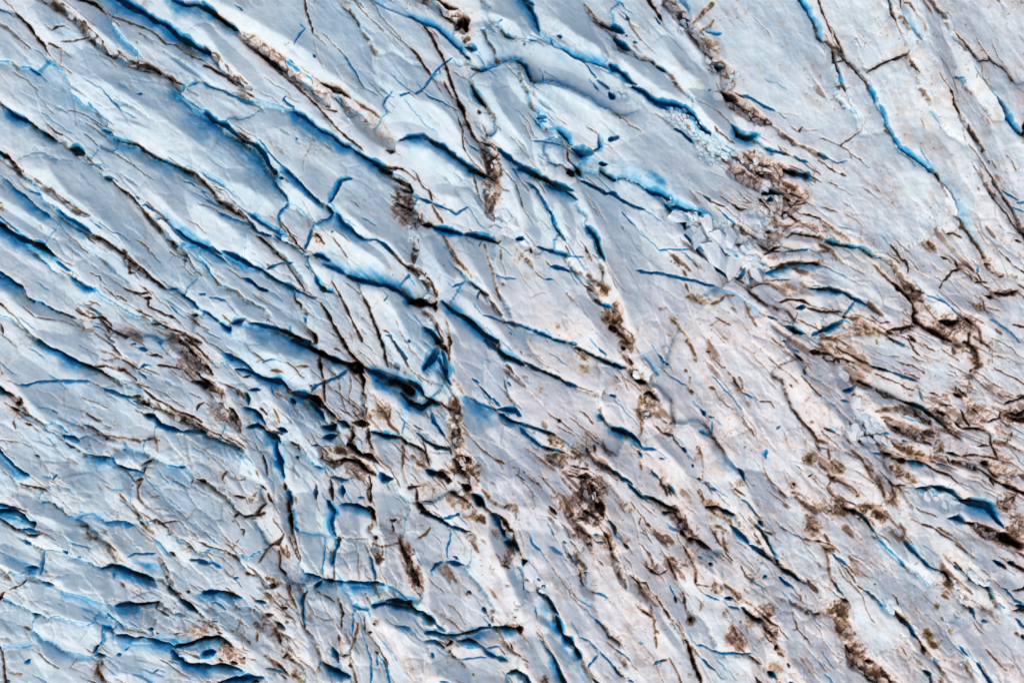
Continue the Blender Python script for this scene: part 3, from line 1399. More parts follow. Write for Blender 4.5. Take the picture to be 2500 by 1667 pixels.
K 20|840,880 930,910 1010,950
O 34|690,960 780,980 870,1030
O 40|750,990 850,1020 960,1060 1070,1070
P 800 990 190 50 20 .9 o
K 14|650,920 700,970
C 14 0 0|750,905 790,920
C 34 0 0|590,1035 660,1055
K 30|590,1040 650,1050
C 14 0 0|480,1020 560,1045
C 12 0 0|500,940 560,970
K 60|720,1100 800,1100
K 30|660,1080 740,1080
O 26|820,1060 960,1090 1050,1110
C 24 0 50|800,1100 900,1110 960,1130
K 18|860,1090 950,1120 1060,1190 1170,1230 1250,1290
C 14 0 0|1070,1120 1150,1140
P 780 1200 140 110 40 .8 o
O 40|690,1180 740,1240
O 40|650,1140 680,1180
O 22|790,1310 920,1290
K 26|700,1330 800,1330
K 14|600,1230 660,1310 720,1350
O 20|720,1340 790,1440 850,1520
O 26|660,1330 690,1420 620,1500
P 660 1440 120 120 60 .7 o
C 40 0 60|890,1350 960,1350 1030,1320
C 50 5 60|1020,1330 1120,1360 1210,1380 1290,1440
C 80 10 60|1250,1450 1400,1490 1560,1520
K 60|1240,1440 1350,1470 1480,1490 1560,1520
C 60 0 10|1560,1520 1590,1567
K 20|960,1380 1040,1340 1150,1370 1230,1400
B 75|1020,1400 1070,1440 980,1440 1120,1420 1180,1450 1240,1480 1150,1500
O 18|350,1030 400,1130 470,1220
O 40|430,1190 500,1280 540,1350
O 30|500,1220 550,1330 590,1430
O 20|530,1330 590,1430
P 480 1250 80 180 -30 .7 o
O 14|70,980 80,1080
C 12 0 0|0,975 60,985
P 150 1150 90 80 20 .8 o
O 30|100,1100 200,1190
K 30|110,1270 140,1250
P 130 1270 50 40 0 .8 o
K 10 .7|80,1200 100,1300 60,1360
K 16|150,1410 240,1460 330,1500
O 30|120,1450 200,1500
P 300 1540 340 70 0 .9 o
P 100 1480 200 120 30 .5 o
O 30|390,1500 560,1510
K 30|230,1540 330,1567
O 26|0,910 70,930
P 60 920 40 60 0 .6 o
O 26|330,1410 345,1420
P 340 1410 40 60 0 .5 o
O 20|400,1060 460,1110
P 170 640 70 200 -30 .25 o
O 22|1240,370 1320,390
K 45|1210,490 1290,510
P 1290 440 110 90 0 .8 k
O 40|1120,500 1170,540
K 18|1260,440 1340,510
K 16|1100,590 1200,600
K 60|1080,640 1160,690 1200,730
P 1170 680 150 90 30 .9 k
G 100 .9|980,630 1080,680 1200,760
O 50|1080,800 1220,830
P 1150 850 180 60 10 .8 r
K 26|1280,630 1340,740 1370,790
K 20|1220,740 1300,800 1400,800 1540,830
P 1400 650 250 150 30 .6 r
K 24|1400,620 1450,660
K 40|1700,650 1790,680 1867,640
K 50|1740,710 1867,720
K 26|1640,640 1630,700 1540,740
P 1780 690 160 90 0 .9 k
K 20|1680,580 1800,550 1867,530
K 12|1800,520 1867,510
K 12|1640,720 1720,790
P 1650 800 250 120 20 .5 r
K 20|1750,840 1740,880
K 24|1560,850 1570,940 1610,1020 1640,1080
K 24|1440,965 1560,965
P 1660 930 80 50 0 .8 r
C 30 0 0|1150,1020 1280,1045
K 26|1150,1020 1290,1040
K 12|1290,1045 1400,1050 1520,1065 1640,1080
O 30|1080,960 1120,1010
P 1080 960 60 90 30 .8 o
K 18|1160,1060 1190,1120
O 30|1200,1090 1320,1140 1440,1190
G 60 .95|1200,1100 1340,1140 1450,1190
K 30|1420,1170 1540,1230 1640,1290
K 60|1480,1120 1550,1130
P 1520 1130 80 40 20 .9 r
K 50|1560,1240 1590,1310
K 40|1600,1270 1700,1320 1800,1380 1867,1400
K 22|1560,1180 1640,1240
P 1700 1200 200 150 30 .6 r
P 1700 1480 120 100 30 .7 r
K 30|1340,1430 1380,1450
O 20|1330,1430 1380,1460
K 12|1700,1460 1800,1410
C 8 0 0|1630,1420 1630,1500
K 20|1670,1500 1720,1530
K 12|1790,1400 1760,1480
P 1650 1080 200 40 10 .6 r
C 14 0 0|680,10 760,55
K 12|800,0 850,80 900,130
C 14 0 10 .8|920,450 930,520 960,550
K 24|830,0 870,15
K 10|1480,10 1560,70
K 9 .7|1460,300 1560,380
P 1540 200 40 80 20 .4 k
P 1360 330 120 50 -20 .6 k
F .7 70|330,230 600,270 900,390
F .7 50|540,650 780,680 1010,780
F .7 50|380,510 560,600 720,570
F .7 60|700,870 980,970 1060,1040
F .7 60|860,1260 1040,1240 1300,1320 1500,1470
F .7 60|1200,1140 1500,1240
F .9 80|330,980 420,1220 600,1480
F .8 60|0,560 150,680 260,830
@0,1247
C 60 0 110|0,0 150,10 230,50 290,100
C 50 0 50|290,90 330,100 340,130
K 22|20,90 120,150 220,190 280,215 370,200 410,185
K 20|280,210 360,200
C 20 0 40|150,160 280,150 390,170
C 8 30 0 .5|640,45 780,40 880,45 960,70
C 14 0 40|950,110 1050,100 1140,95 1210,130
O 20|1240,0 1270,70 1300,120
O 34|1290,110 1350,160 1410,200
K 26|1280,100 1310,120
H 14|1390,230 1420,320 1480,430
K 22|740,130 790,145 800,180
O 20|800,190 860,260 960,300 1080,360
O 34|840,240 900,270
P 870 270 100 50 30 .6 r
P 1050 400 200 60 30 .5 o
H 10|650,300 740,350
H 20|1100,430 1180,480 1300,540
O 22|1440,430 1490,490
G 40 .6|1440,420 1510,560 1620,720
K 26|1510,600 1540,610
C 12 0 0|1180,410 1250,380 1320,385 1420,380
C 18 0 0|210,275 290,300
K 9 .7|290,300 410,345 600,370
C 22 0 0|610,345 645,370
C 14 0 0|735,410 755,415
C 14 0 0|810,470 860,475
C 10 0 20|410,360 390,480 375,570
C 30 0 90|260,510 350,515
U 220 480 160 40 20 .6
C 4 0 60 .6|60,400 200,460 350,510
C 22 0 0|260,610 210,655
K 10|210,660 100,705
C 30 0 30|390,650 440,655 500,660
O 30|0,510 60,580 110,620
P 50 570 70 40 50 .7 o
K 45|0,770 50,720
P 30 730 60 50 0 .8 o
P 90 780 80 60 -40 .3 k
C 55 10 50|930,525 1020,500 1100,530 1200,570 1300,600 1400,640
K 30|1000,490 1060,500
K 40|1130,550 1250,590 1390,610
C 9 0 0|1030,550 1045,600
C 60 0 40 .6|1250,590 1330,640 1420,680
C 40 0 0|1540,680 1620,760
K 30|1540,680 1600,740 1660,760
O 30|1610,730 1660,750
C 70 0 10|1640,800 1720,850 1800,920
K 14|1640,790 1740,830 1810,920
K 24|1720,720 1735,740
O 14|1830,930 1867,950
C 10 0 0|1480,910 1550,950
K 14|1470,910 1550,950
C 18 0 0|1600,935 1700,940
C 50 0 110|1060,850 1180,850 1300,850 1440,840
K 30|1180,850 1300,855 1440,840
C 20 0 0|1430,830 1420,890
C 10 0 0|1280,870 1230,930
C 5 0 110 .7|560,720 760,770 920,830 1050,850
U 800 800 240 50 20 .6
C 18 20 0|980,930 1060,1000 1150,1050
U 950 960 80 40 20 .5
C 20 20 0|930,1030 1000,1090 1020,1120
C 65 0 140|1050,1130 1150,1140 1250,1160 1330,1140
C 60 0 100|1330,1150 1430,1190 1550,1210 1600,1250
K 16|1100,1130 1200,1160 1300,1160
C 50 0 30|1600,1230 1720,1210 1867,1170
K 14|1600,1240 1867,1180
C 45 0 30|1570,1270 1610,1330 1680,1370
C 50 0 70|1660,1380 1750,1400 1867,1410
U 1450 1240 280 60 10 .7
K 26|1640,1370 1780,1395
C 30 0 0|840,1290 870,1250 900,1230
C 26 0 0|850,1315 960,1320
C 18 0 0|1060,1305 1105,1300
C 12 0 0|1140,1270 1180,1250
C 24 0 30|1370,1060 1420,1060
K 14|1440,1100 1470,1110
C 30 0 30|290,940 370,950
H 14|210,1060 250,1160 300,1220
O 20|220,1060 270,1090
C 4 0 90 .6|300,1100 480,1210 620,1280 780,1310
U 450 1210 200 60 30 .5
K 10 .8|350,1300 440,1370 540,1420
C 8 40 0 .5|20,1240 180,1250 300,1230
C 16 0 20|230,1380 270,1350
O 14|100,1460 200,1480
K 14|0,1210 10,1260
C 20 0 20|70,1530 100,1540
P 10 1360 30 40 0 .6 r
H 14|700,1350 650,1420 800,1480
O 22|880,1370 890,1470 940,1540
P 890 1430 80 130 20 .5 r
P 700 1380 120 80 0 .3 r
K 10|800,1530 870,1560
P 1780 1080 130 90 20 .6 o
K 14|1600,1120 1670,1100
P 1720 1500 100 60 0 .4 o
P 1250 680 250 80 20 .3 r
C 12 30 0 .6|1560,420 1460,300 1400,240
K 24|1540,370 1590,410
C 26 0 10|1740,445 1800,440 1867,470
K 12|1650,240 1740,290 1770,340
O 14|1660,340 1720,320
P 1700 330 90 70 30 .5 r
K 10|1380,90 1440,70 1490,110 1640,80
C 10 0 0|1530,210 1580,200
K 14|1400,70 1550,150
C 20 40 0 .5|1220,1470 1280,1490 1380,1567
C 10 0 0|1400,1470 1450,1440
C 5 0 0|940,1030 930,1180 900,1230
O 22|1100,650 1130,690
U 120 100 200 80 20 .6
F .9 80|230,0 330,120 430,230 600,330 750,440
F .9 70|300,0 480,60 700,170
F .9 90|950,190 1150,400 1400,560
F .8 70|180,720 260,640 400,640
F .9 80|520,580 620,700 800,780 1020,860
F .8 70|620,640 800,720 1000,720
F .9 70|1000,960 1200,890
F 1 90|300,1060 560,960 850,1020 930,1180
F .9 80|1020,1120 1150,1100 1350,1120 1500,1180 1640,1200
F .8 60|30,470 240,580 430,600
F .8 70|1490,600 1640,820 1480,830
F .8 60|320,1370 420,1310 560,1420
F .8 60|980,1490 1180,1460 1300,1490
F .8 90|1400,0 1600,210 1867,240
@500,1247
K 14|0,270 100,330 200,350 250,390
O 18|150,340 240,390 320,460
K 24|380,565 460,590
C 12 30 0|0,480 60,470 140,520
C 16 0 0|260,610 310,605
C 40 0 60|0,740 120,730 250,770 340,790
C 12 0 0|60,830 90,820 200,890
K 20|270,50 320,20
P 280 60 60 40 -20 .8 k
K 14|340,170 370,180 360,220
K 22|300,0 370,50 460,40 550,10
P 500 20 90 30 -10 .7 o
K 20|580,310 670,300 720,210
O 14|500,470 560,350 680,260
P 600 350 130 60 -30 .4 r
O 24|690,300 720,380 780,420
P 720 370 60 80 0 .6 o
K 16|670,350 690,450 690,520
K 30|690,510 740,580
C 14 0 0|690,500 720,560
O 40|570,600 640,630 680,680
K 50|580,670 650,690
P 640 640 100 60 30 .9 o
O 16|740,660 800,780 840,860
K 24|760,660 790,720
P 570 770 80 60 0 .5 y
P 640 820 150 130 30 .4 o
K 34|710,870 760,880
P 740 870 50 50 0 .8 k
K 22|540,940 620,940
O 40|560,950 610,950
C 30 0 0|470,820 560,840
C 40 0 0|660,1020 740,1080
K 30|650,1010 720,1060
P 520 1010 120 80 30 .7 k
O 40|640,1070 670,1140 690,1200
K 22|660,1100 690,1220
K 14|700,1120 800,1165
P 620 1080 150 110 30 .6 o
O 22|470,1090 490,1170
K 12|740,940 800,965
O 26|740,1010 770,1000
P 700 970 90 90 30 .4 o
O 14|210,1060 350,1120 440,1200
O 14|300,1110 390,1170
P 60 1050 120 80 20 .6 r
K 24|130,1110 180,1110
C 55 0 80|0,1165 120,1160 200,1180
K 50|0,1160 120,1165 220,1200 270,1230
P 200 1220 130 50 30 .8 o
C 40 0 20|0,1290 100,1270
P 270 1310 200 100 30 .6 r
C 60 0 70|0,1410 120,1400 240,1430 330,1450
K 24|60,1410 140,1395 220,1420
C 30 0 0|240,1385 300,1395
K 30|240,1385 300,1400
C 60 0 30|120,1567 260,1540 400,1520 540,1520
K 34|420,1560 510,1550
K 16|140,1340 170,1370
K 22|360,1330 380,1340
O 30|540,1320 600,1360 680,1420
O 45|580,1350 680,1420 760,1490
K 20|640,1390 720,1450 780,1500
C 12 0 0|560,1430 740,1470
K 14|700,1490 760,1530
O 30|810,1480 880,1550
P 850 1500 100 70 30 .7 o
O 70|760,1290 790,1350
K 24|710,1340 770,1300
P 770 1310 90 60 30 .9 o
P 880 1380 90 160 10 .4 r
K 12|780,1360 890,1390
H 12|940,1480 980,1530
C 20 30 0|800,0 830,140 870,180
K 45|770,0 790,100 800,170
O 40|790,60 800,160 830,260 840,330
K 14|800,170 850,350 880,440
C 16 0 0|850,150 880,160
C 10 30 0 .6|880,180 980,210 1090,230 1110,290
C 30 0 60|1190,0 1170,100 1200,220
C 30 0 50|1220,240 1220,310 1180,380 1180,480
K 30|1230,220 1240,270
C 6 0 0|1100,230 1095,420 1080,560
K 14|1190,480 1180,580 1170,620
O 18|1120,580 1130,620
C 40 0 60|1060,610 1160,650 1280,650
C 34 0 100|1280,650 1400,650 1540,660 1640,660
K 20|1100,640 1160,660
C 40 0 40|920,560 1000,590 1060,610
U 930 620 100 80 20 .7
C 40 0 60|1000,690 1060,640
C 26 0 40|940,720 900,760 890,850
C 14 20 0|900,760 900,900 920,1040
K 8|910,780 900,950
C 45 0 0|1540,650 1600,660
C 16 0 0|1510,400 1540,500 1560,620
K 12 .7|1270,240 1360,260 1480,250
K 8 .6|1400,380 1400,520 1410,580
H 14|1340,560 1420,500 1520,470
K 50|1520,20 1560,80
O 34|1500,130 1510,190
P 1520 140 30 60 0 .7 o
G 90 1|1560,230 1580,330 1610,430
O 80|1590,400 1610,470
K 40|1550,230 1580,250
P 1600 420 50 100 -10 .9 r
O 14|1640,310 1760,290
O 50|1780,240 1800,330 1830,420
K 30|1770,250 1800,340 1850,470
O 60|1820,380 1860,470 1867,560
P 1830 350 50 150 -20 .9 r
K 26|1700,80 1750,70
K 20|1720,110 1730,180
P 1740 100 80 40 -30 .6 k
C 50 40 40|1660,820 1740,840 1867,850
K 20|1640,820 1740,810 1867,840
C 45 30 0|1530,870 1640,850 1740,880 1867,900
C 20 0 70 .7|1680,670 1750,720 1860,820
C 14 30 0|1340,860 1400,890 1490,900
O 20|1210,780 1230,860
K 26|1230,840 1260,930 1250,980
O 26|1240,860 1255,960
K 16|1250,980 1250,1070
K 20|1220,1130 1225,1180
H 16|1225,1180 1250,1300
C 10 0 0|1360,900 1350,1000 1340,1100
O 18|1390,1020 1385,1090 1350,1230
K 12 .8|1390,1040 1350,1200 1330,1300
K 9|1450,960 1460,1090
K 24|1490,1105 1520,1110
K 8|1270,1310 1330,1300
O 16|1340,1300 1350,1400 1370,1500 1390,1567
K 22|1330,1390 1345,1410
K 22|1540,1020 1560,1040
P 1570 1020 70 60 -30 .5 k
C 9 0 0|1470,1200 1510,1350 1520,1500 1510,1567
C 9 0 0|1560,1320 1570,1420
K 30|1540,1280 1570,1310
P 1550 1290 60 60 0 .5 r
K 12|1550,1200 1640,1340 1660,1440
C 16 20 0|1610,1350 1660,1450 1680,1567
C 34 0 20|1170,1240 1210,1310 1230,1370
C 8 0 30 .6|1230,1370 1280,1470
C 70 20 30|1100,1380 1170,1450 1250,1490 1320,1500
K 22|1180,1450 1260,1490 1320,1500
C 10 0 0|1060,1320 1060,1400
O 26|1050,1410 1050,1460
C 14 0 20|1740,1040 1867,1060
C 8 20 0 .5|1620,1180 1720,1290
K 9|1020,720 1100,770 1180,820
K 8 .6|1000,930 1100,990 1180,980
O 18|1010,1450 1020,1470
F 1 90|680,0 720,200 790,330 830,500
F 1 90|840,40 870,400 1000,570 1090,610
F 1 90|1190,40 1250,200 1400,240
F 1 90|1190,370 1200,480 1240,620
F .9 110|300,370 500,520 700,640 880,880
F .8 80|60,880 200,1060 420,1240 560,1340
F 1 90|920,780 920,1000 960,1220 1080,1330
F .8 60|990,700 1010,800 1180,830
F 1 90|1610,1100 1660,1020 1867,1120
F .8 60|1370,1150 1360,1400
F .9 90|900,1100 960,1250 1000,1400
F .9 80|1580,40 1640,300 1640,600 1780,740
F .8 60|1540,860 1700,700
@1000,1247
C 40 10 10|110,10 200,50 300,100 370,150
K 24|110,10 200,50 300,110
C 26 5 0|370,155 430,165 500,185 555,180
K 18|460,160 500,190 550,180
C 18 0 0|300,75 370,45 440,20
O 24|80,245 150,210 190,150
P 120 220 110 40 -30 .5 o
C 9 0 0|375,190 375,270 350,340 350,420
C 26 0 0|330,460 400,475 500,495
C 16 0 0|395,420 440,435
C 20 0 20|200,530 240,480 300,460
H 10|520,250 550,210
O 70|650,40 690,80
P 600 50 140 60 10 .8 o
O 50|20,480 60,560
K 24|0,570 40,610 70,690 80,760
K 20|50,540 80,590
G 70 .9|20,420 50,560 80,680 110,790
P 50 600 80 200 -15 .8 r
C 60 10 30|0,880 70,920 150,920
C 80 10 30|120,930 190,980 250,1020
C 22 20 10|250,1030 330,1090
C 34 30 20|150,1105 280,1120 400,1145 500,1110
C 34 30 10|500,1115 600,1100 700,1070 760,1060
K 14|280,1120 400,1150 520,1110 620,1095
C 26 0 0|730,1050 740,1030
C 40 0 60|760,1060 860,1070 980,1080
K 60|1000,1050 1005,1120
K 24|860,1065 990,1085
P 850 1180 150 80 10 .45 k
U 600 1140 180 50 -10 .9
C 26 0 0|150,1190 230,1190 320,1245
K 24|250,1200 320,1245
K 45|340,1230 390,1190
C 40 20 40|440,1190 540,1180 640,1210
C 26 20 0|640,1210 720,1300 800,1340 890,1370
C 10 0 0|440,1345 550,1335 700,1325
O 16|440,1340 500,1420
K 14|370,1260 365,1290
C 10 0 0|700,1250 830,1235
K 22|940,1200 950,1270
K 12|950,1270 1010,1310
C 40 0 30|900,1490 980,1470 1060,1510 1090,1567
K 16|920,1460 1000,1470
O 20|930,1455 1000,1465
O 24|1040,1370 1070,1410
O 20|575,1490 590,1500
C 14 0 0|280,1520 360,1530
C 30 20 10 .7|200,1290 220,1330
C 30 20 10 .5|880,1500 900,1567
K 24|545,730 560,745
C 18 0 0|530,730 560,740
C 30 10 0|660,870 700,920
P 850 570 120 60 40 .3 r
O 20|890,660 920,660
H 14|960,820 980,930
K 14|960,960 970,970
O 20|870,1050 980,1040
C 34 10 20|770,20 820,110 850,180
C 45 10 10|820,130 880,210 930,250
K 34|790,20 860,80 930,180 980,300
B 60|900,240 930,210
C 45 10 30|930,230 960,300 1000,360
K 30|970,280 1000,350 1020,400
C 40 20 10|870,290 960,310
C 60 10 10|1030,450 1080,490
K 24|1020,440 1060,440
P 900 400 60 120 20 .7 k
K 20|860,470 920,510
P 800 180 50 80 0 .6 k
B 120|1110,550 1110,680
B 80|1000,600 1220,710 980,560
C 22 0 0|1060,590 1120,600
C 22 0 0|1160,605 1190,625
C 24 0 0|1050,640 1040,720
C 24 0 0|1200,690 1220,660
C 22 60 0|1150,715 1220,780 1260,830
C 40 10 90|1240,760 1290,860 1350,930
C 60 20 90|1340,960 1370,1040 1400,1130
C 60 10 40|1390,1120 1450,1180 1510,1230
K 14|1270,880 1340,930
K 14|1470,1210 1520,1240
C 40 20 60|1510,1240 1560,1350
C 4 0 140 .5|1570,1360 1640,1460 1700,1520
C 34 0 10|1680,1520 1720,1567
U 1200 780 140 60 20 .5
U 1250 1000 120 60 50 .5
C 40 0 50|1300,1290 1350,1420 1410,1540
C 20 0 20|1250,1240 1300,1320
K 10 .6|1210,1100 1230,1190 1250,1290
C 8 0 20|1150,880 1150,940
C 10 0 0|1550,1140 1640,1180 1720,1250
C 12 0 0|1730,1280 1800,1350 1867,1440
C 14 0 0|1720,1290 1640,1390 1625,1420
C 14 0 0|1680,985 1740,1040 1790,1090
C 11 0 0|1790,1100 1820,1150 1867,1180
C 8 0 0|1100,220 1120,290 1190,350
C 30 10 10 .6|1280,310 1340,360 1400,390
C 10 0 0|1290,150 1310,220
C 14 0 0|1400,260 1430,280
C 12 10 0|1450,370 1480,440 1530,490
K 14|1450,370 1480,430
C 30 0 0|1580,560 1650,600
C 24 0 10|1560,620 1600,680
K 18|1550,560 1580,640
B 80|1640,620 1640,690
C 12 0 0|1690,740 1810,790
K 14|1670,740 1700,750
C 8 20 0 .6|1530,790 1600,830 1650,870
O 45|1480,50 1540,170 1620,270
G 70 .9|1450,0 1530,140 1620,260 1650,360
K 24|1540,150 1600,220
P 1560 200 60 150 -25 .7 r
P 1640 60 150 80 20 .9 k
K 30|1600,0 1700,60
K 45|1730,0 1760,50
K 12|1520,60 1600,70
C 14 0 0|1700,285 1790,280
C 12 0 0|1680,230 1720,215
K 50|1770,190 1810,250 1840,350
O 40|1830,300 1867,420
P 1820 300 60 120 -20 .9 o
C 22 10 0|1810,70 1850,140 1867,200
K 16|1820,80 1860,160
K 10|1740,460 1780,500
O 22|970,0 970,60
H 14|1010,180 1040,300
H 16|1720,500 1760,600
P 1700 400 120 80 40 .3 r
O 22|1220,1510 1240,1540
P 1220 1520 50 40 0 .8 r
F 1.1 90|730,0 720,220 800,420 920,620 1010,850 1040,1010
F 1.1 110|950,180 1050,430 1230,680 1370,930 1480,1140 1560,1340
F 1 90|980,1170 1050,1380 1180,1567
F 1 80|1210,1080 1300,1270 1440,1500
F 1 110|0,340 180,590 180,860 280,1050 380,1100
F .9 60|400,1230 580,1200 720,1310
F .9 70|220,1370 260,1480 400,1540
F .8 70|1170,900 1180,1000 1350,1110
F .9 80|1780,20 1800,200 1867,280
@1500,1247
K 30|440,20 540,20 600,90 640,160
G 110 .9|540,10 600,80 650,170
K 16|650,40 670,160 610,180
P 600 90 150 100 50 .7 k
K 40|600,180 650,230
P 700 200 90 40 30 .8 r
C 40 0 0|680,240 720,270
C 34 5 0|770,260 820,320 880,350
K 30|680,235 730,260 800,290 880,350
C 12 0 0|500,140 590,190
C 24 0 10 .6|500,150 590,190
C 45 0 0|1010,10 1080,40
P 920 50 130 80 30 .6 o
O 22|890,0 920,30
O 20|860,130 960,140 1050,200
P 1050 190 90 60 50 .7 o
O 16|930,40 1060,90 1100,240
C 30 0 20|1050,125 1120,180 1180,240 1220,300
C 30 0 10|1220,310 1300,350 1390,385
C 40 5 0|1280,360 1380,420 1440,460
C 24 30 0 .9|1290,110 1350,200 1410,290 1470,390 1470,450
K 20|1320,150 1380,240 1430,330
C 30 0 0|1310,80 1350,130
K 24|1270,110 1320,160
C 30 0 0|1480,440 1500,490
C 20 0 0|1460,490 1520,495
C 36 5 0|1510,520 1600,580 1700,640
K 22|1520,530 1600,590
C 11 0 0|1700,640 1770,660
C 26 10 0|1500,600 1550,650 1630,700
C 20 0 20|1350,610 1390,590
C 8 0 0|1620,205 1720,265
K 10|1350,170 1440,210
K 12|1510,140 1590,180
O 50|1770,100 1830,170
P 1800 140 90 130 -20 .8 o
O 30|1760,40 1780,90
O 14|1720,260 1860,280
P 1620 300 120 80 20 .35 o
P 1150 160 60 40 30 .7 o
O 22|980,190 1000,330 1030,370
P 1020 280 120 120 60 .4 r
C 12 0 0|755,395 800,420
C 30 0 0|845,465 885,490
K 26|850,470 880,490
O 14|300,370 340,450 370,530
K 22|280,500 340,540 400,575
K 9|400,575 490,540
P 350 510 90 60 30 .7 k
K 30|490,430 500,500 540,560 580,640
P 520 480 60 120 -20 .7 k
O 26|500,410 550,450
O 22|690,440 730,530 740,640
K 20|730,600 740,660
O 9|740,670 870,675
O 40|900,680 960,740
P 930 700 80 60 40 .8 o
K 16|640,310 690,420
P 690 380 60 120 -20 .5 r
P 620 480 50 30 0 .5 r
O 20|0,380 40,560 110,720
G 60 .7|0,400 40,550 100,700
P 60 600 60 200 -20 .6 r
K 24|140,570 220,640 270,720
O 30|220,650 270,740 330,820
P 280 740 120 60 50 .7 r
O 22|240,880 330,950
K 16|250,900 350,950
P 330 950 60 80 0 .6 r
K 16|230,630 290,640 320,700
K 14|370,770 420,860 490,960
K 24|440,880 500,970
P 420 820 60 120 -30 .5 k
O 9|500,970 560,1030 630,1140
C 9 0 0|500,670 520,730 550,770
C 26 0 0|550,780 560,830
K 22|550,780 560,830
K 16|620,740 640,800 650,900
C 14 0 0|620,830 650,840
K 40|680,1000 700,970
P 690 990 60 60 0 .8 k
O 20|360,1070 400,1090
K 26|640,1160 680,1220
K 34|670,1200 690,1290 710,1380 750,1470 790,1567
O 18|700,1230 760,1320
P 700 1290 50 80 -20 .5 r
C 10 0 0|750,1220 810,1220 880,1260 960,1290
C 18 0 5|960,1290 1060,1290 1170,1300 1260,1300
K 14|1230,1325 1280,1360 1340,1400
C 12 0 0|1290,1370 1340,1400
C 16 0 0|800,1350 840,1400 920,1440
O 30|1130,1150 1170,1230
P 1110 1180 120 100 50 .8 r
O 16|1060,1020 1120,1130
P 1060 1050 70 90 30 .6 o
C 40 0 0|1010,790 1080,800
C 14 0 0|1040,870 1140,900
C 34 5 10|1160,880 1220,930 1270,970
K 34|1190,920 1280,980 1340,1000
C 40 0 0|1280,980 1350,990
O 14|1090,720 1140,790 1280,860
O 12|1000,660 1090,720
P 1150 760 160 90 30 .6 o
P 1380 920 110 90 60 .9 k
K 30|1340,940 1420,1000 1480,1030
K 22|1380,1070 1440,1120
P 1420 1080 110 60 40 .8 k
P 1230 1000 60 130 0 .6 o
O 22|1210,1040 1220,1110
O 30|1150,1010 1160,1020
K 14|1370,1120 1420,1180
K 45|1450,1220 1480,1230
O 26|1480,1270 1520,1310
P 1490 1270 60 60 30 .6 o
C 26 0 0|1560,1370 1575,1400
C 50 0 0|1400,1470 1470,1500
K 24|1410,1460 1480,1530
P 1450 1420 100 60 30 .7 o
K 40|1290,1520 1320,1560
P 1330 1250 120 180 40 .35 o
C 30 0 0|1590,1540 1620,1567
O 26|1730,900 1760,930
K 26|1820,940 1860,930
P 1780 1000 100 120 30 .4 o
O 16|1690,800 1680,760
C 11 0 0|1580,790 1620,840
C 8 0 0|820,755 960,810
O 26|1000,920 1030,970
P 1020 940 40 60 0 .7 o
C 9 0 0|20,1280 80,1320 140,1365
C 10 0 0|0,1180 50,1225
C 24 0 0|0,1440 40,1490 70,1510
C 20 0 0|130,1540 180,1555
C 16 0 0|350,1390 400,1360
K 14|400,1360 480,1350
C 12 10 0 .6|220,1190 270,1200
P 120 280 100 60 40 .6 o
K 20|80,280 130,330
C 14 30 0 .6|0,210 70,250
O 8|500,1340 560,1430 600,1540
O 14|330,820 380,1240
P 380 1180 60 150 -10 .3 r
O 20|290,120 330,150
P 150 850 250 200 40 .2 r
P 1000 500 300 200 40 .2 r
H 10|150,0 190,120 220,240
F .9 90|30,500 120,720 340,900 420,1080 600,1300
F .9 80|330,740 450,900 600,1090 700,1240
F .9 90|700,290 740,450 1000,640
F .9 80|1110,1060 1250,1290 1400,1420
F 1 120|1380,680 1430,880 1530,1130 1580,1350 1760,1567
F .9 90|1300,0 1350,150 1480,370
@2000,1247
P 540 30 100 90 30 1 o
O 70|520,0 570,60
C 30 0 0|300,0 370,20 420,70 470,140 520,200
K 20|320,0 390,30 440,100 510,190
O 12|440,60 520,140
C 11 0 10|520,210 600,320 690,400 780,500
K 10|740,480 800,530
C 26 20 0|770,270 830,340 900,430
C 18 10 0|900,430 970,490 1060,530 1110,545
C 34 0 0|1110,550 1160,580 1210,650
K 26|1110,550 1170,600 1220,660
C 9 0 0|1240,670 1270,710
K 14|920,120 1040,160
K 10|1060,170 1220,270
O 10|1220,290 1320,360 1400,420
O 16|1080,150 1200,220
H 20|1220,240 1280,310
P 1110 160 60 30 20 .5 o
K 22|1220,460 1270,520 1320,555
C 16 0 0|1220,490 1260,530
P 1120 380 50 60 -30 .5 o
C 60 0 30|1180,60 1260,65 1330,110
K 60|1330,110 1430,120 1520,150 1620,190
K 90|1500,160 1620,210 1740,270 1830,320
G 100 .9|1420,150 1530,200 1660,240
P 1600 230 260 70 25 .9 r
C 50 10 10|1580,20 1620,90 1680,150
C 50 0 0|1550,0 1600,10
P 1780 150 160 150 30 .8 r
P 1550 390 40 30 0 .5 o
K 12|1860,330 1700,300
C 40 10 10|1580,450 1650,500 1700,520
K 34|1640,490 1700,520
C 45 0 0|1720,460 1790,490
K 30|1760,480 1867,540
C 30 10 0|1360,600 1430,640 1520,690
C 34 0 0|1530,680 1560,730
C 22 0 30|1560,740 1590,800
B 70|1400,590 1530,650 1430,630 1390,560 1480,640
C 13 0 0|1600,830 1690,870
C 34 0 0|1780,860 1867,880
K 22|1760,905 1867,910
C 14 0 0|1650,690 1700,710 1760,800 1867,860
C 18 0 0|1780,975 1860,1050
K 16|1750,710 1867,700
K 30|1850,690 1867,680
O 14|1790,1100 1867,1140
C 30 0 0|1860,1120 1867,1160
C 28 0 0|1380,880 1410,930 1420,970
C 18 0 0|1480,985 1530,1000
K 16|1370,910 1400,920
O 30|1150,660 1200,650
P 1180 680 110 60 0 .8 o
O 20|1130,760 1190,800
P 1150 760 90 60 30 .5 o
O 40|1090,830 1090,880
P 1080 850 60 60 -60 .7 o
O 20|1260,640 1310,700
B 40|1270,740 1300,820 1330,840 1240,640 1270,690 1350,860 1280,1390 1310,770 1270,950
P 1290 900 90 130 20 .4 o
O 24|1120,960 1140,990
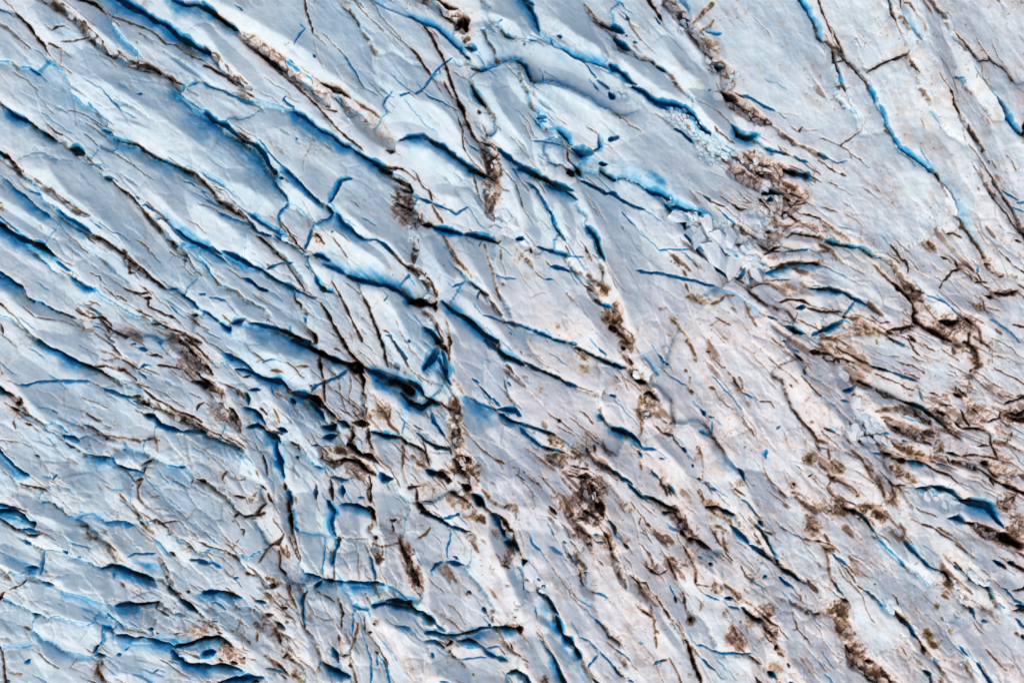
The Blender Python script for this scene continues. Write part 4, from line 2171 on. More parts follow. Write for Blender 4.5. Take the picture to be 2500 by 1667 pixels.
O 34|1190,1060 1200,1120
P 1180 1090 60 40 20 .7 o
P 990 1110 60 60 0 1 y
P 1020 1200 70 40 20 1 y
O 40|970,1100 1020,1110
O 45|1000,1190 1060,1220
U 1290 1010 100 40 -10 .5
C 14 0 0|1260,1210 1300,1270 1340,1310
C 26 0 10|1420,1370 1470,1440 1510,1500 1560,1567
C 16 0 0|1040,1330 1070,1400 1110,1450
K 45|920,1210 960,1270
O 40|920,1240 950,1290
C 30 0 0|940,1440 1000,1480 1020,1560
K 40|950,1440 1020,1520
O 14|880,1340 930,1390
P 930 1360 60 50 30 .4 o
O 18|1090,1530 1110,1550
C 18 5 10|120,385 180,440 240,500
K 14|230,520 280,580 320,620
C 13 0 0|300,610 330,640
K 10|330,660 390,710
C 14 10 0|390,710 480,770 560,840 620,850
C 20 0 0|500,790 540,810
C 16 0 0|600,840 660,880
B 70|650,900 620,860
C 34 5 0|680,910 740,1000 810,1060 890,1160
K 14|700,930 800,1050
O 12|680,900 720,940 760,980
K 12|890,1160 940,1220
P 770 960 50 100 -40 .4 r
P 820 1040 40 40 0 .6 o
P 170 900 120 110 0 1 o
O 90|150,900 200,920
K 30|180,790 250,830
O 24|210,950 250,1010 330,1110
G 90 .8|190,990 210,1080 240,1140
P 230 1080 100 130 -20 .7 r
K 50|230,1220 280,1280 310,1360
O 60|240,1230 330,1290
G 140 .95|260,1240 330,1380 450,1470
P 350 1280 150 100 40 .8 r
K 40|410,1370 490,1380
K 24|340,1390 410,1480 500,1560
G 140 1|450,1470 560,1540
P 540 1500 130 80 40 1 o
K 60|550,1430 640,1550
K 14|0,270 100,300
O 40|60,350 130,340
P 80 340 80 60 0 .8 o
O 18|40,200 90,280
P 30 100 60 160 0 .4 o
O 18|70,400 90,560 130,640
K 20|130,620 160,690
C 14 0 0|150,640 170,710 210,760
P 90 660 50 90 -20 .6 o
P 60 500 90 130 0 .3 o
K 14|480,650 500,655
K 14|690,770 705,840
O 14|490,230 520,250
P 380 130 180 80 20 .3 k
P 1000 700 90 120 -30 .3 o
C 10 0 0|0,1370 40,1420
C 10 0 20 .6|50,1470 100,1510 130,1567
P 20 970 60 40 0 .4 r
F .9 80|540,190 700,420 880,480
F .9 80|760,270 900,450 1110,560
F .9 110|330,640 560,830 700,900 900,1150
F .8 90|1060,170 1330,400 1450,560 1640,680
F .9 110|1260,1080 1420,1360 1560,1500
F .8 60|1380,480 1560,700 1760,830
F .7 70|1180,50 1500,120 1640,200
@0,0
U 2688 3734 224 82 48 0.6
U 2576 4182 82 224 -12 0.7
U 3584 3547 149 74 40 0.7
U 2240 1437 205 59 42 0.8
U 1605 5825 336 74 10 0.8
U 1232 5526 224 52 12 0.6
U 1381 5171 205 48 20 0.8
U 4984 5601 59 298 -26 0.7
U 5171 5974 52 186 -28 0.6
U 5376 1493 224 67 20 0.8
U 5974 1642 298 59 36 0.8
U 5713 1586 186 59 10 0.6
U 2987 4742 52 186 5 0.5
U 3285 5376 298 52 5 0.6
U 3584 5526 261 59 20 0.7
U 3771 3472 224 52 35 0.5
U 1232 4144 224 52 10 0.6
U 112 4704 149 52 20 0.8
U 933 2315 224 44 38 0.5
U 336 2240 224 44 38 0.6
U 1717 2128 224 52 40 0.7
U 2539 3435 224 44 30 0.5
U 2315 3397 168 37 30 0.6
"""
RIDGES = """
small white ice wedge left of the short black crack in the top-left corner|15,70 60,105|wedge
narrow pale ridge squeezed between a black crack and the long rubble gully, top left|75,20 130,62 155,105|ridge
broad smooth white slab running down from the rubble gully to the wide blue slope|180,165 300,225 420,290 520,375 600,450 655,500|slab
slim bluish slab with a ragged lip just right of the long rubble gully|215,35 265,90 325,140|slab
white slab with a tan silt line along its upper edge, below the dark twin crevasse|300,72 360,120 425,172|slab
long smooth ridge lying between the two dark dirt-lined crevasses near the top|435,22 505,72 565,135 615,190 690,250|ridge
huge smooth white dome with faint curved bands, widest at the top centre|620,30 720,90 800,165 880,235 925,285|dome
white strip above the thin curved blue crack at the top centre|950,25 1030,60 1090,110|ridge
short white slab between a brown crack and a dark teal pit|1115,175 1130,240 1170,310|slab
round banded dome directly above the bright blue curved crevasse|960,275 1020,292 1080,325 1125,370|dome
tapering block with a squared foot directly beneath the bright blue curved crevasse|970,375 1030,415 1090,465 1155,520|block
tall pale serac with a sharp crest beside the black rubble hole, top centre|1150,30 1172,75 1165,140|serac
leaning pale serac face left of the dark triangular notch, top centre|1240,40 1280,70|serac
low serac with a dark blue cliff at its foot|1200,100 1225,140 1265,110|serac
wide smooth slab right of the dark triangular notch at the top|1335,35 1400,80 1455,130|slab
fluted prism ridge with a flat banded crest, standing below the dark blue cliff|1215,180 1235,250 1265,320 1330,385|ridge
pointed slab with faint grey silt specks below the blue stepped ledge|1300,125 1370,150 1440,200 1475,235|slab
thick ridge running from the stepped ledge down to the pale rubble pile|1310,230 1400,262 1500,330 1600,430 1690,500|ridge
small cracked ice block at the left of the deep blue pocket|1330,375 1370,385|block
thin pale ridge with a tan stain between two dark blue slots, upper right of centre|1470,90 1530,145 1600,200 1660,245|ridge
long smooth ridge along the left side of the brown rubble gully|1555,30 1620,120 1690,205 1740,290 1800,355|ridge
largest flat pale slab, filling the upper right between gully and dirty patch|1750,60 1850,150 1930,290 2050,420 2170,530|slab
pale slab above the black crossways crack in the upper right|2070,40 2140,95 2190,120|slab
long bright-edged slab below the black crossways crack in the upper right|2160,200 2240,300 2320,420 2380,520|slab
small slab wedged between two forking black cracks, upper right|2050,160 2075,210|block
narrow strip with brown flecks left of the red-brown crack near the right corner|2225,40 2265,150 2310,240 2370,340 2425,440|ridge
smooth grey-white slab filling the top-right corner|2350,50 2430,100 2470,190|slab
ice slab right of the short blue slot at the right edge|2410,180 2450,240 2485,310|slab
weathered pinkish slab with a tiny blue slit near the left edge|50,195 110,240 190,320|slab
thin ridge under the dark blue slot that meets a round blue pit at left|20,300 70,330 140,365|ridge
long bright-crested ridge between the tan gully and a black-flecked crack, left side|110,400 170,450 240,510 330,610 410,690|ridge
long pale-blue ridge between the two black-flecked cracks, left of centre|300,400 360,455 440,520 530,590 610,650|ridge
broad ridge between the two widest blue crevasses, left of top centre|560,310 650,340 740,395 850,475 925,560|ridge
silt-flecked wedge left of the star-shaped blue crack junction|700,450 740,490 775,515|wedge
round-topped ice block facing the ragged lip of the widest blue slope|470,225 530,255 580,260|block
ridge with tan specks below the zigzag blue crack, left of centre top|790,545 860,600 930,665|ridge
small white slab with black silt blots below the star-shaped blue junction|700,560 735,585|block
white slab crossed by a slanting hair crack above the lens-shaped blue slit|640,610 700,665 735,700|slab
smooth ridge holding the lens-shaped blue slit|535,640 620,700 700,755|ridge
low white ridge between a jagged blue notch and the lens-shaped slit|505,740 560,775 640,790|ridge
smooth dome with bluish shade and a ragged silt-stained foot, beside the black chasm|595,820 660,850 740,890|dome
first thin fin of ice left of the twin black cracks near the centre|785,745 815,805|fin
middle fin of ice between the two long black cracks near the centre|855,735 885,805|fin
rounded fin with smooth right flank above the dark central chasm|915,710 950,790 985,850|fin
white prism with a dull left facet below the narrow blue crevasse at centre|1060,600 1080,660 1115,690|prism
white prism between two straight brown lines, centre|1125,590 1165,660 1215,745|prism
broad brown-stained plateau at the centre of the glacier|1245,660 1290,740 1350,790 1430,840|plateau
upright white slab right of the fallen white blocks, centre|1245,430 1268,510 1295,575|slab
narrow slab between a curved blue crack and the teal lens-shaped pit|1335,470 1360,540 1390,600|slab
wide central ridge with a razor-sharp left edge, starting at a white point|1430,460 1500,560 1570,640 1640,760|ridge
lumpy continuation of the sharp-edged central ridge, dotted with brown specks|1700,820 1800,950 1880,1050 1940,1140|ridge
sharp-edged white ridge just right of the black chasm at the centre|1085,760 1115,850 1145,930 1190,950|ridge
white band between the deep blue diagonal crevasse and a fine dark crack, centre|1160,760 1220,800 1280,860|slab
ochre-stained slab between two fine dark parallel cracks|1300,840 1370,880 1440,920|slab
stained slab below the lower fine dark crack, ochre smear on its left|1290,910 1350,960 1410,1010|slab
broad white tongue with a blue hollow at its head and a scalloped lower edge|1150,990 1180,1050 1240,1130 1290,1195|tongue
white slab with a blue groove at its upper end, right of the brown pit|1490,890 1500,960 1540,1040|slab
long ridge running off the bottom edge right of a black-brown pit|1475,1190 1510,1260 1570,1350 1650,1480 1710,1600|ridge
speckled ridge between the two lower blue cracks, right of centre bottom|1590,1080 1650,1150 1700,1220|ridge
white ridge with a jagged blue lip along its lower edge, left edge middle|15,545 90,600 160,665|ridge
grey silt-stained ridge with reddish branching cracks, left side|200,640 260,700 330,735 400,760|ridge
pale ridge between two long blue crevasses at the left edge|40,620 110,675 180,725 250,765|ridge
smooth rounded ridge below a line of tiny crumbled ice, left side|40,735 120,785 200,830 270,880|ridge
broad clear slab split by a long hooked blue crack, left side|60,885 130,910 200,960 300,1030|slab
smooth slab below the brown-veined band and beside a black notch|370,900 420,955 460,1000|slab
dirty slab with brown scabs at the left edge below a black slot|20,1010 70,1060 130,1110|slab
rounded white block above the blue overhang, lower left|215,1080 260,1105|block
white block with a brown vein on its right, beside the blue overhang|295,1115 345,1140|block
dome with a sharp white crest below the blue overhang, lower left|170,1165 230,1180 260,1215|dome
wide slab with a ragged brown outline on its left, lower left|365,1195 440,1210 520,1260 590,1330|slab
wide grey-blue slab with tan stains left of the curved narrow ridge|450,1075 540,1130 610,1210|slab
narrow curved ridge bending down beside the blue-walled trench, lower centre left|598,1045 620,1120 655,1190 690,1300 720,1390|ridge
smooth pointed spur with the black chasm on its right|655,950 700,1015 745,1075|spur
flat-sided column right of the blue-walled trench|705,1110 735,1190 760,1270|column
pebbled white block between two black gaps in the central chasm|840,945 855,1000|block
brown-veined block right of the black vertical gap in the chasm|925,960 965,1010 985,1050|block
pointed white slab with an orange line, left of the brown rubble hole|930,1095 955,1150|slab
squarish white block above another, right of the blue-walled column|860,1275 870,1300|block
cracked square block below the squarish one, above the wide blue trench|855,1340 870,1395|block
tall narrow column left of the two square blocks|775,1310 790,1385|column
leaning slab between the brown patch and a long black-brown crack|945,1280 955,1345 985,1420|slab
ribbed ridge below the left end of the wide blue trench|770,1470 785,1540 810,1590|ridge
slender column between two brown lines at the bottom edge|880,1540 890,1640|column
curved dome right of the slender columns at the bottom edge|955,1560 990,1620|dome
smooth striated slab above the ragged blue crack at bottom centre|1055,1400 1090,1470 1160,1510|slab
white slab with a fine vertical crack and a short black slit, lower centre|1040,1305 1100,1320|slab
thin white spine left of the dark trench, lower centre|1195,1290 1215,1350 1255,1430|ridge
wide ridge right of the long vivid blue trench at bottom centre|1310,1330 1380,1430 1430,1540 1480,1640|ridge
white prism left of the long vivid blue trench at bottom centre|1285,1520 1320,1590 1350,1650|prism
ridge between two vivid blue trenches at the bottom edge|1350,1560 1400,1640|ridge
flat block with straight edges below the ragged blue crack|1150,1590 1180,1630|block
rounded slab at the bottom edge left of the flat straight-edged block|1085,1610 1110,1650|slab
blue-grey slab above a black branching crack in the lower-left corner|30,1265 60,1275|slab
pale ridge curving below the blue-grey slab, lower left|110,1290 165,1330 230,1365|ridge
rounded slab with a thin blue thread crack, lower left|290,1300 340,1330 390,1365|slab
flat slab split by a vertical blue crack near the left edge, low down|50,1350 90,1370|slab
hummock beside the dark blue hollow, lower left|180,1400 240,1420 300,1450|hummock
smooth hummock with a bluish slope right of a brown nub, lower left|80,1440 140,1460 200,1490|hummock
large egg-shaped hummock near the bottom left|120,1540 180,1545 225,1575|hummock
low hummock at the left edge near the bottom|20,1490 40,1530|hummock
fluted slab at the bottom edge below the egg-shaped hummock|110,1620 170,1645|slab
lens-shaped slab above the ragged blue overhang, bottom left|300,1505 350,1520|slab
rounded slab between the black-mouthed hollow and the blue overhang|410,1510 450,1530|slab
slab at the bottom edge below the blue overhang|290,1640 350,1650 420,1640|slab
flowing slab with olive scabs between two bent blue crevasses, lower left of centre|540,1430 600,1450|slab
smooth tapering ridge down to the bottom edge, left of the ribbed ridge|640,1380 700,1480 760,1600|ridge
silt-streaked slab with a brown tuft near the bottom edge|620,1560 680,1610|slab
slab with a dark brown clot beside the long crack at lower right|2060,1470 2120,1550 2190,1640|slab
wide smooth slab between the two longest thin blue cracks, lower right|2090,1320 2160,1410 2250,1500|slab
pale blade between a thin crack and the curved blue slot, lower right|2175,1320 2215,1370|splinter
ridge above the curved blue slot in the lower right|2240,1310 2300,1370 2350,1430|ridge
smooth white slab in the bottom-right corner right of the blue slit|2380,1560 2430,1620|slab
splintered white blades below the black cave at the right edge|2400,1400 2450,1450|splinter
flat slab above the black diagonal band, right edge|2300,1170 2370,1210 2420,1250|slab
long pale slab over the dark blue cave at right|2270,1180 2340,1200|slab
grey slab with a broad brown crack along its right edge|2060,640 2130,690 2200,750|slab
short ridge above a blue slot among the splinters at right|2020,745 2060,770|ridge
pale slab left of the thick brown river-like crack|2170,870 2240,870 2310,900|slab
faintly stained slab along the right edge below the speckled dirty patch|2380,800 2420,850 2470,920|slab
weathered slab with spidery brown stains, right side|2280,650 2350,700 2430,740|slab
streaked slab left of the white splinters, right of the lumpy ridge|2000,970 2040,1080 2070,1150|slab
splinter-shaped white slab between brown seams at right|2150,1010 2230,1030|splinter
white blade between the two long brown seams at right|2200,1090 2260,1110|splinter
slab with olive fan-shaped streaks, right of centre low down|2150,1270 2100,1250|slab
white slab right of the black cleft with brown clumps, bottom right of centre|1900,1480 1930,1560 2000,1620|slab
small white flat-topped slab left of the olive-brown clot|1880,1440 1920,1420|slab
brown-veined slab between blue lower-right cracks and a white slab|1780,1340 1830,1400|slab
cracked slab with reddish silt down to the bottom edge|1560,1480 1600,1600|slab
brown-spotted slab between two black cracks at the bottom|1740,1450 1800,1560|slab
white knoll with a small ring of brown, right of the lower ridge|1850,1250 1900,1290|knoll
"""
OWN_BLOCKS = """
large rounded ice block lying at the left edge of the brown rubble gully|1751.7,235.7
flat white fallen block at the upper left of the central pile|1219.6,516.8
squarish fallen block in the middle of the central pile|1238.3,524.8
grey fallen block at the right end of the central pile|1254.4,540.9
lens-shaped fallen block at the lower left of the central pile|1211.6,561
widest fallen block at the bottom of the central pile|1241,565
big pale round block at the head of the jumbled blue trench|1652.7,527.5
smooth oval block on the right side of the jumbled blue trench|1781.2,575.7
flat white wedge block at the left side of the jumbled blue trench|1706.2,581
largest pale slab block in the middle of the jumbled blue trench|1741,618.5
block with a brown star-shaped stain in the jumbled blue trench|1789.2,650.7
pale block at the lower right end of the jumbled blue trench|1845.5,664.1
round white lump stuck in the crumbled line at the left side|211.6,795.3
boxed-in round block in the chasm between black gaps|880.3,1057.6
upper white block jammed across the dark trench, lower centre|1297.3,1394.3
lower white block jammed across the dark trench, lower centre|1297.3,1429.1
pale round boulder in the black pit right of the stained slab|1556.2,913
split white block right of the curled slab among the splinters|2091.1,985.3
"""
BLOCK_PLACES = """
the pale rubble pile between two ridges, upper right of centre|1670,300
the brown rubble gully beside the largest flat slab|1690,90
the bright jumbled trench with a blue floor|1740,540
the silt-veined debris below the brown rubble gully|1870,520
the central pile of fallen blocks|1240,550
the small blue gap left of the centre|700,590
the black central chasm|860,1070
the crumpled splinters at right|2090,1050
the dark cave under the long pale slab|2290,1215
the dark trench at lower centre|1270,1420
the crumbling crack at lower right|2350,1420
the white specks beside the brown clumps, lower right|2345,1470
the stained hole right of the ochre slab|1560,960
the slots beside the wide bottom-centre ridge|1440,1420
the long crack at lower right|2170,1485
the chasm rim at left|540,980
the dirty gully right of the banded dome|1040,690
the dark hole at the top centre|1245,310
"""
GULLY_PLACES = """
the long rubble gully of the top-left corner|220,90
the wide rubble gully left of the top dome|720,190
the pale rubble lens below the top dome|880,300
the dirty fold left of the wide rubble gully|550,160
the black hole beside the tall serac|1090,60
the brown-black pit above the fallen blocks|1200,380
the dirty slot right of the tall notch slab|1480,60
the brown rubble gully beside the largest flat slab|1700,90
the brown heap at the lower end of the big gully|1830,280
the tangled brown gully right of the jumbled trench|1900,470
the tan gully at the left edge|130,480
the black-flecked crack near the left middle|380,560
the brown crack left of the lens-shaped slit|610,530
the dirty gully right of the banded dome|1020,600
the brown seam of the left slope|430,990
the black-brown gully left of the curved ridge|560,1020
the black vertical gap of the chasm|890,980
the curved dirty hollow under the chasm|800,1120
the brown hole left of the white tongue|1120,1050
the olive slope beside the fine dark cracks|1360,1120
the black-brown pit at the foot of the stained slab|1450,1210
the pit right of the stained slab|1560,915
the brown seams among the splinters|2180,1040
the black diagonal band at right|2360,1130
the brown clot at lower right|2100,1600
the brown crack at the bottom left of centre|930,1340
the brown patch beside the striated slab|1020,1410
the speckled seam right of the tongue|1430,1290
the reddish seams at bottom right of centre|1640,1290
the dirty seam left of the wide ridge|1510,1390
the black band under the cave at right|2400,1300
the broken brown line of the right corner|2370,330
the thin brown gully at bottom left|410,1400
"""
# ------------------------------------------------------------------ traced relief (photo survey, 500 x 420 px tiles drawn at 3.734x)
# C crevasse: core width, slope width one side, slope width other side, depth   K dark silt crack   O brown silt streak   H faint stain line
# G rubble-filled gully   F fold crest   P silt patch   U clear-ice patch   B loose ice blocks
T = 500.0 / 1867.0
TILE_X = (0, 500, 1000, 1500, 2000, 2500)
TILE_Y = (0, 415, 420, 830, 835, 1247, 1250, 1667)

def parse(text):
    feats = []
    ox = oy = 0.0
    for ln in text.strip().splitlines():
        ln = ln.strip()
        if not ln:
            continue
        if ln[0] == '@':
            ox, oy = [float(v) for v in ln[1:].split(',')]
            continue
        k = ln[0]
        if '|' in ln:
            a, b = ln[1:].split('|')
            pars = [float(v) for v in a.split()]
            pts = np.array([[float(c) for c in q.split(',')[:2]] for q in b.split()])
            pts = pts * T + np.array([ox, oy])
            feats.append((k, pars, pts))
        else:
            q = ln[1:].split()
            v = [float(c) for c in q[:6]]
            tint = q[6] if len(q) > 6 else ''
            feats.append((k, [v[2] * T, v[3] * T, v[4], v[5], tint], np.array([[v[0] * T + ox, v[1] * T + oy]])))
    return feats

FEATS = parse(SURVEY)

# ------------------------------------------------------------------ sampling grid: dense over the frame, growing outwards
STEP = 2.0
def axis(lo, hi):
    core = np.arange(lo - 30, hi + 30 + 0.1, STEP)
    ext = []
    s, p = STEP, 0.0
    while p < 9000:
        s = min(s * 1.13, 420.0)
        p += s
        ext.append(p)
    ext = np.array(ext)
    return np.concatenate([core[0] - ext[::-1], core, core[-1] + ext])
XS = axis(0, PW)
YS = axis(0, PH)
NX, NY = len(XS), len(YS)
GX, GY = np.meshgrid(XS, YS)
GX = GX.astype(np.float32); GY = GY.astype(np.float32)

def h2(ix, iy, seed):
    n = (ix.astype(np.int64) * 374761393 + iy.astype(np.int64) * 668265263 + seed * 2147483647) & 0xffffffff
    n = ((n ^ (n >> 13)) * 1274126177) & 0xffffffff
    n = n ^ (n >> 16)
    return (n & 0xffffff).astype(np.float32) / float(0xffffff)

def vnoise(x, y, wlen, seed):
    x = x / wlen; y = y / wlen
    ix = np.floor(x); iy = np.floor(y)
    fx = x - ix; fy = y - iy
    fx = fx * fx * fx * (fx * (fx * 6 - 15) + 10)
    fy = fy * fy * fy * (fy * (fy * 6 - 15) + 10)
    ix = ix.astype(np.int32); iy = iy.astype(np.int32)
    a = h2(ix, iy, seed); b = h2(ix + 1, iy, seed)
    c = h2(ix, iy + 1, seed); d = h2(ix + 1, iy + 1, seed)
    return (a + (b - a) * fx) * (1 - fy) + (c + (d - c) * fx) * fy

def fbm(x, y, wlen, seed, octv=3, gain=0.5):
    r = 0; amp = 1.0; tot = 0
    for i in range(octv):
        r = r + amp * vnoise(x, y, wlen / (2 ** i), seed + 17 * i)
        tot += amp; amp *= gain
    return r / tot - 0.5

def box(a, r, axisn):
    r = max(1, int(r))
    p = np.concatenate([np.repeat(np.take(a, [0], axisn), r + 1, axisn), a, np.repeat(np.take(a, [-1], axisn), r, axisn)], axisn)
    c = np.cumsum(p, axisn, dtype=np.float64)
    n = a.shape[axisn]
    hi = np.take(c, np.arange(2 * r + 1, 2 * r + 1 + n), axisn)
    lo = np.take(c, np.arange(0, n), axisn)
    return ((hi - lo) / (2 * r + 1)).astype(np.float32)

def blur(a, sig):
    r = sig * 1.0
    for _ in range(3):
        a = box(box(a, r, 0), r, 1)
    return a

def sstep(e0, e1, v):
    t = np.clip((v - e0) / (e1 - e0), 0, 1)
    return t * t * (3 - 2 * t)

# ragged edges come from bending the survey coordinates
WX = GX + 7.0 * fbm(GX, GY, 46, 1, 2) + 3.2 * fbm(GX, GY, 15, 3, 2) + 1.8 * fbm(GX, GY, 6, 11, 1)
WY = GY + 7.0 * fbm(GX, GY, 46, 5, 2) + 3.2 * fbm(GX, GY, 15, 7, 2) + 1.8 * fbm(GX, GY, 6, 13, 1)

# ------------------------------------------------------------------ flow direction of the ice from the survey lines
CS = 40.0
cw, ch = int(PW / CS) + 13, int(PH / CS) + 13
tc = np.full((ch, cw), math.cos(2 * math.radians(46)) * 0.02, np.float32)
ts = np.full((ch, cw), math.sin(2 * math.radians(46)) * 0.02, np.float32)
for k, pars, pts in FEATS:
    if k in 'CKOGF' and len(pts) > 1:
        for a, b in zip(pts[:-1], pts[1:]):
            d = b - a
            L = math.hypot(*d)
            if L < 12:
                continue
            th = math.atan2(d[1], d[0])
            wgt = L / 100.0 * (1.5 if k in 'FG' else 1.0)
            if math.cos(2 * (th - math.radians(48))) < -0.1:
                wgt *= 0.15
            m = (a + b) / 2
            i = int(m[1] / CS) + 6; j = int(m[0] / CS) + 6
            if 0 <= i < ch and 0 <= j < cw:
                tc[i, j] += wgt * math.cos(2 * th)
                ts[i, j] += wgt * math.sin(2 * th)
tc = blur(tc, 1); ts = blur(ts, 1)
tc = blur(tc, 1); ts = blur(ts, 1)

def bil(a, fi, fj):
    H, W = a.shape
    fi = np.clip(fi, 0, H - 1.001); fj = np.clip(fj, 0, W - 1.001)
    i = fi.astype(np.int32); j = fj.astype(np.int32)
    u = fi - i; v = fj - j
    return (a[i, j] * (1 - v) + a[i, j + 1] * v) * (1 - u) + (a[i + 1, j] * (1 - v) + a[i + 1, j + 1] * v) * u

ci = GY / CS + 5.5; cj = GX / CS + 5.5
TH = 0.5 * np.arctan2(bil(ts, ci, cj), bil(tc, ci, cj))
DX = np.cos(TH).astype(np.float32); DY = np.sin(TH).astype(np.float32)

# hairline cracks: the surveyed ones run out along the flow, and finer ones lie between them
RN = random.Random(77)
def flow_dir(x, y):
    i = min(max(y / CS + 5.5, 0), ch - 1.01); j = min(max(x / CS + 5.5, 0), cw - 1.01)
    th = 0.5 * math.atan2(float(ts[int(i), int(j)]), float(tc[int(i), int(j)]))
    return math.cos(th), math.sin(th)
def flow_line(x, y, sx, sy, L, wob):
    pts = [(x, y)]
    t = 0.0; ang = 0.0
    while t < L:
        st = RN.uniform(5, 11)
        ux, uy = flow_dir(x, y)
        if ux * sx + uy * sy < 0: ux, uy = -ux, -uy
        ang = 0.6 * ang + RN.gauss(0, wob)
        c, s_ = math.cos(ang), math.sin(ang)
        x += st * (ux * c - uy * s_); y += st * (ux * s_ + uy * c)
        pts.append((x, y)); t += st
    return np.array(pts)
EXTRA = []
for k, pars, pts in list(FEATS):
    if k in 'CK' and len(pts) > 1:
        L0 = float(np.linalg.norm(np.diff(pts, axis=0), axis=1).sum())
        if L0 < 14:
            continue
        for p, q in ((pts[0], pts[1]), (pts[-1], pts[-2])):
            d = (p - q) / (np.linalg.norm(p - q) + 1e-6)
            if not (10 < p[0] < PW - 10 and 10 < p[1] < PH - 10) or RN.random() < 0.25:
                continue
            L = RN.uniform(0.25, 0.9) * min(max(L0, 30), 110)
            fl = flow_line(p[0], p[1], d[0], d[1], L, 0.12)
            if k == 'C' and RN.random() < 0.45:
                EXTRA.append(('C', [RN.uniform(3, 6), 0, 0, 0.6], fl))
            else:
                EXTRA.append(('K', [RN.uniform(4, 8), RN.uniform(0.35, 0.8)], fl))
for _ in range(650):
    x = RN.uniform(-20, PW + 20); y = RN.uniform(-20, PH + 20)
    calm = max(math.exp(-(((x - a) ** 2 + (y - b) ** 2) / (r * r)) ** 1.5) for a, b, r in ((720, 90, 170), (2050, 330, 210), (1880, 160, 170), (2400, 80, 150), (1000, 330, 90)))
    rough = (x < 1150 and y > 750) or (x > 1850 and y > 520) or (x > 1450 and y > 1150)
    if RN.random() < 0.8 * calm or (not rough and RN.random() < 0.6):
        continue
    sg = RN.choice((1, -1))
    if RN.random() < 0.16:
        sx, sy = RN.uniform(-1, 1), RN.uniform(-1, 1)
    else:
        sx, sy = sg, sg
    fl = flow_line(x, y, sx, sy, RN.uniform(24, 50 + 120 * RN.random() ** 2), 0.14)
    right = x * 0.8 + y * 0.55 > 1250
    if RN.random() < (0.10 if right else 0.30):
        EXTRA.append(('C', [RN.uniform(3, 6), 0, 0, RN.uniform(0.5, 0.85)], fl))
    else:
        EXTRA.append(('K', [RN.uniform(3, 7), RN.uniform(0.25, 0.7)], fl))
for zx, zy, zr, zs, zn in ((2200, 930, 380, 320, 80), (860, 1050, 220, 200, 30), (1720, 1400, 300, 280, 26), (390, 820, 260, 260, 30), (1380, 1150, 160, 160, 16), (1900, 440, 130, 150, 30), (620, 1430, 200, 160, 20)):
    for _ in range(zn):
        x = RN.gauss(zx, zr * 0.5); y = RN.gauss(zy, zs * 0.5)
        sg = RN.choice((1, -1))
        fl = flow_line(x, y, sg + RN.gauss(0, 0.3), sg * 0.7, RN.uniform(20, 40 + 90 * RN.random() ** 2), 0.16)
        EXTRA.append(('K', [RN.uniform(3, 8), RN.uniform(0.5, 1.0)], fl))
        if RN.random() < 0.4:
            p = fl[len(fl) // 2]
            EXTRA.append(('K', [RN.uniform(3, 6), RN.uniform(0.5, 0.9)], np.array([p, p + np.array([RN.gauss(0, 9), RN.gauss(0, 9)]), p + np.array([RN.gauss(0, 16), RN.gauss(0, 16)])])))
FEATS += EXTRA

def lic(seed, wlen, steps, stride):
    """noise smeared along the flow: striations"""
    acc = vnoise(GX, GY, wlen, seed)
    for sgn in (1.0, -1.0):
        px = GX.copy(); py = GY.copy()
        for s in range(steps):
            if s % 3 == 0:
                ii = py / CS + 5.5; jj = px / CS + 5.5
                th = 0.5 * np.arctan2(bil(ts, ii, jj), bil(tc, ii, jj))
                dx = np.cos(th); dy = np.sin(th)
            px = px + sgn * stride * dx; py = py + sgn * stride * dy
            acc = acc + vnoise(px, py, wlen, seed)
    acc = acc / (2 * steps + 1)
    return (acc - acc.mean()) / (acc.std() + 1e-6)

ST1 = lic(101, 5.0, 6, 5.0)      # fine striations
ST2 = lic(131, 13.0, 6, 11.0)    # broader flutes
ST3 = lic(171, 26.0, 12, 17.0)    # long parallel ridges
ST4 = lic(191, 46.0, 10, 26.0)
N1 = fbm(GX, GY, 60, 21, 4)
N2 = fbm(GX, GY, 16, 41, 3)
N3 = fbm(GX, GY, 150, 61, 2)
N4 = fbm(GX, GY, 6.5, 51, 2)

# ------------------------------------------------------------------ rasterise the survey
DEPTH = np.zeros((NY, NX), np.float32)     # how far the surface drops below the ice top
BLUE = np.zeros((NY, NX), np.float32)      # bare clear ice
DIRT = np.zeros((NY, NX), np.float32)      # silt cover
TINT = np.zeros((NY, NX), np.float32); TW = np.full((NY, NX), 1e-4, np.float32)
CREST = np.zeros((NY, NX), np.float32)
LUMP = np.zeros((NY, NX), np.float32)      # rubble fill
WALLM = np.zeros((NY, NX), np.float32)     # crack network used to tell ridges apart
BLOCKS = []
TINTS = {'k': 0.05, 'r': 0.36, 'o': 0.62, 'y': 0.95, '': 0.36}
N6 = fbm(WX, WY, 26, 57, 4, 0.7)
NB = 0.5 + 0.06 * ST1 + 0.05 * ST2 + 0.35 * N2 + 0.45 * N4 + 0.9 * N6      # break-up pattern of silt
NB2 = 0.5 + 0.30 * ST2 * 0.6 + 1.0 * N2

def window(pts, r):
    x0, y0 = pts.min(0) - r; x1, y1 = pts.max(0) + r
    i0 = max(np.searchsorted(YS, y0) - 1, 0); i1 = min(np.searchsorted(YS, y1) + 1, NY)
    j0 = max(np.searchsorted(XS, x0) - 1, 0); j1 = min(np.searchsorted(XS, x1) + 1, NX)
    return slice(i0, i1), slice(j0, j1)

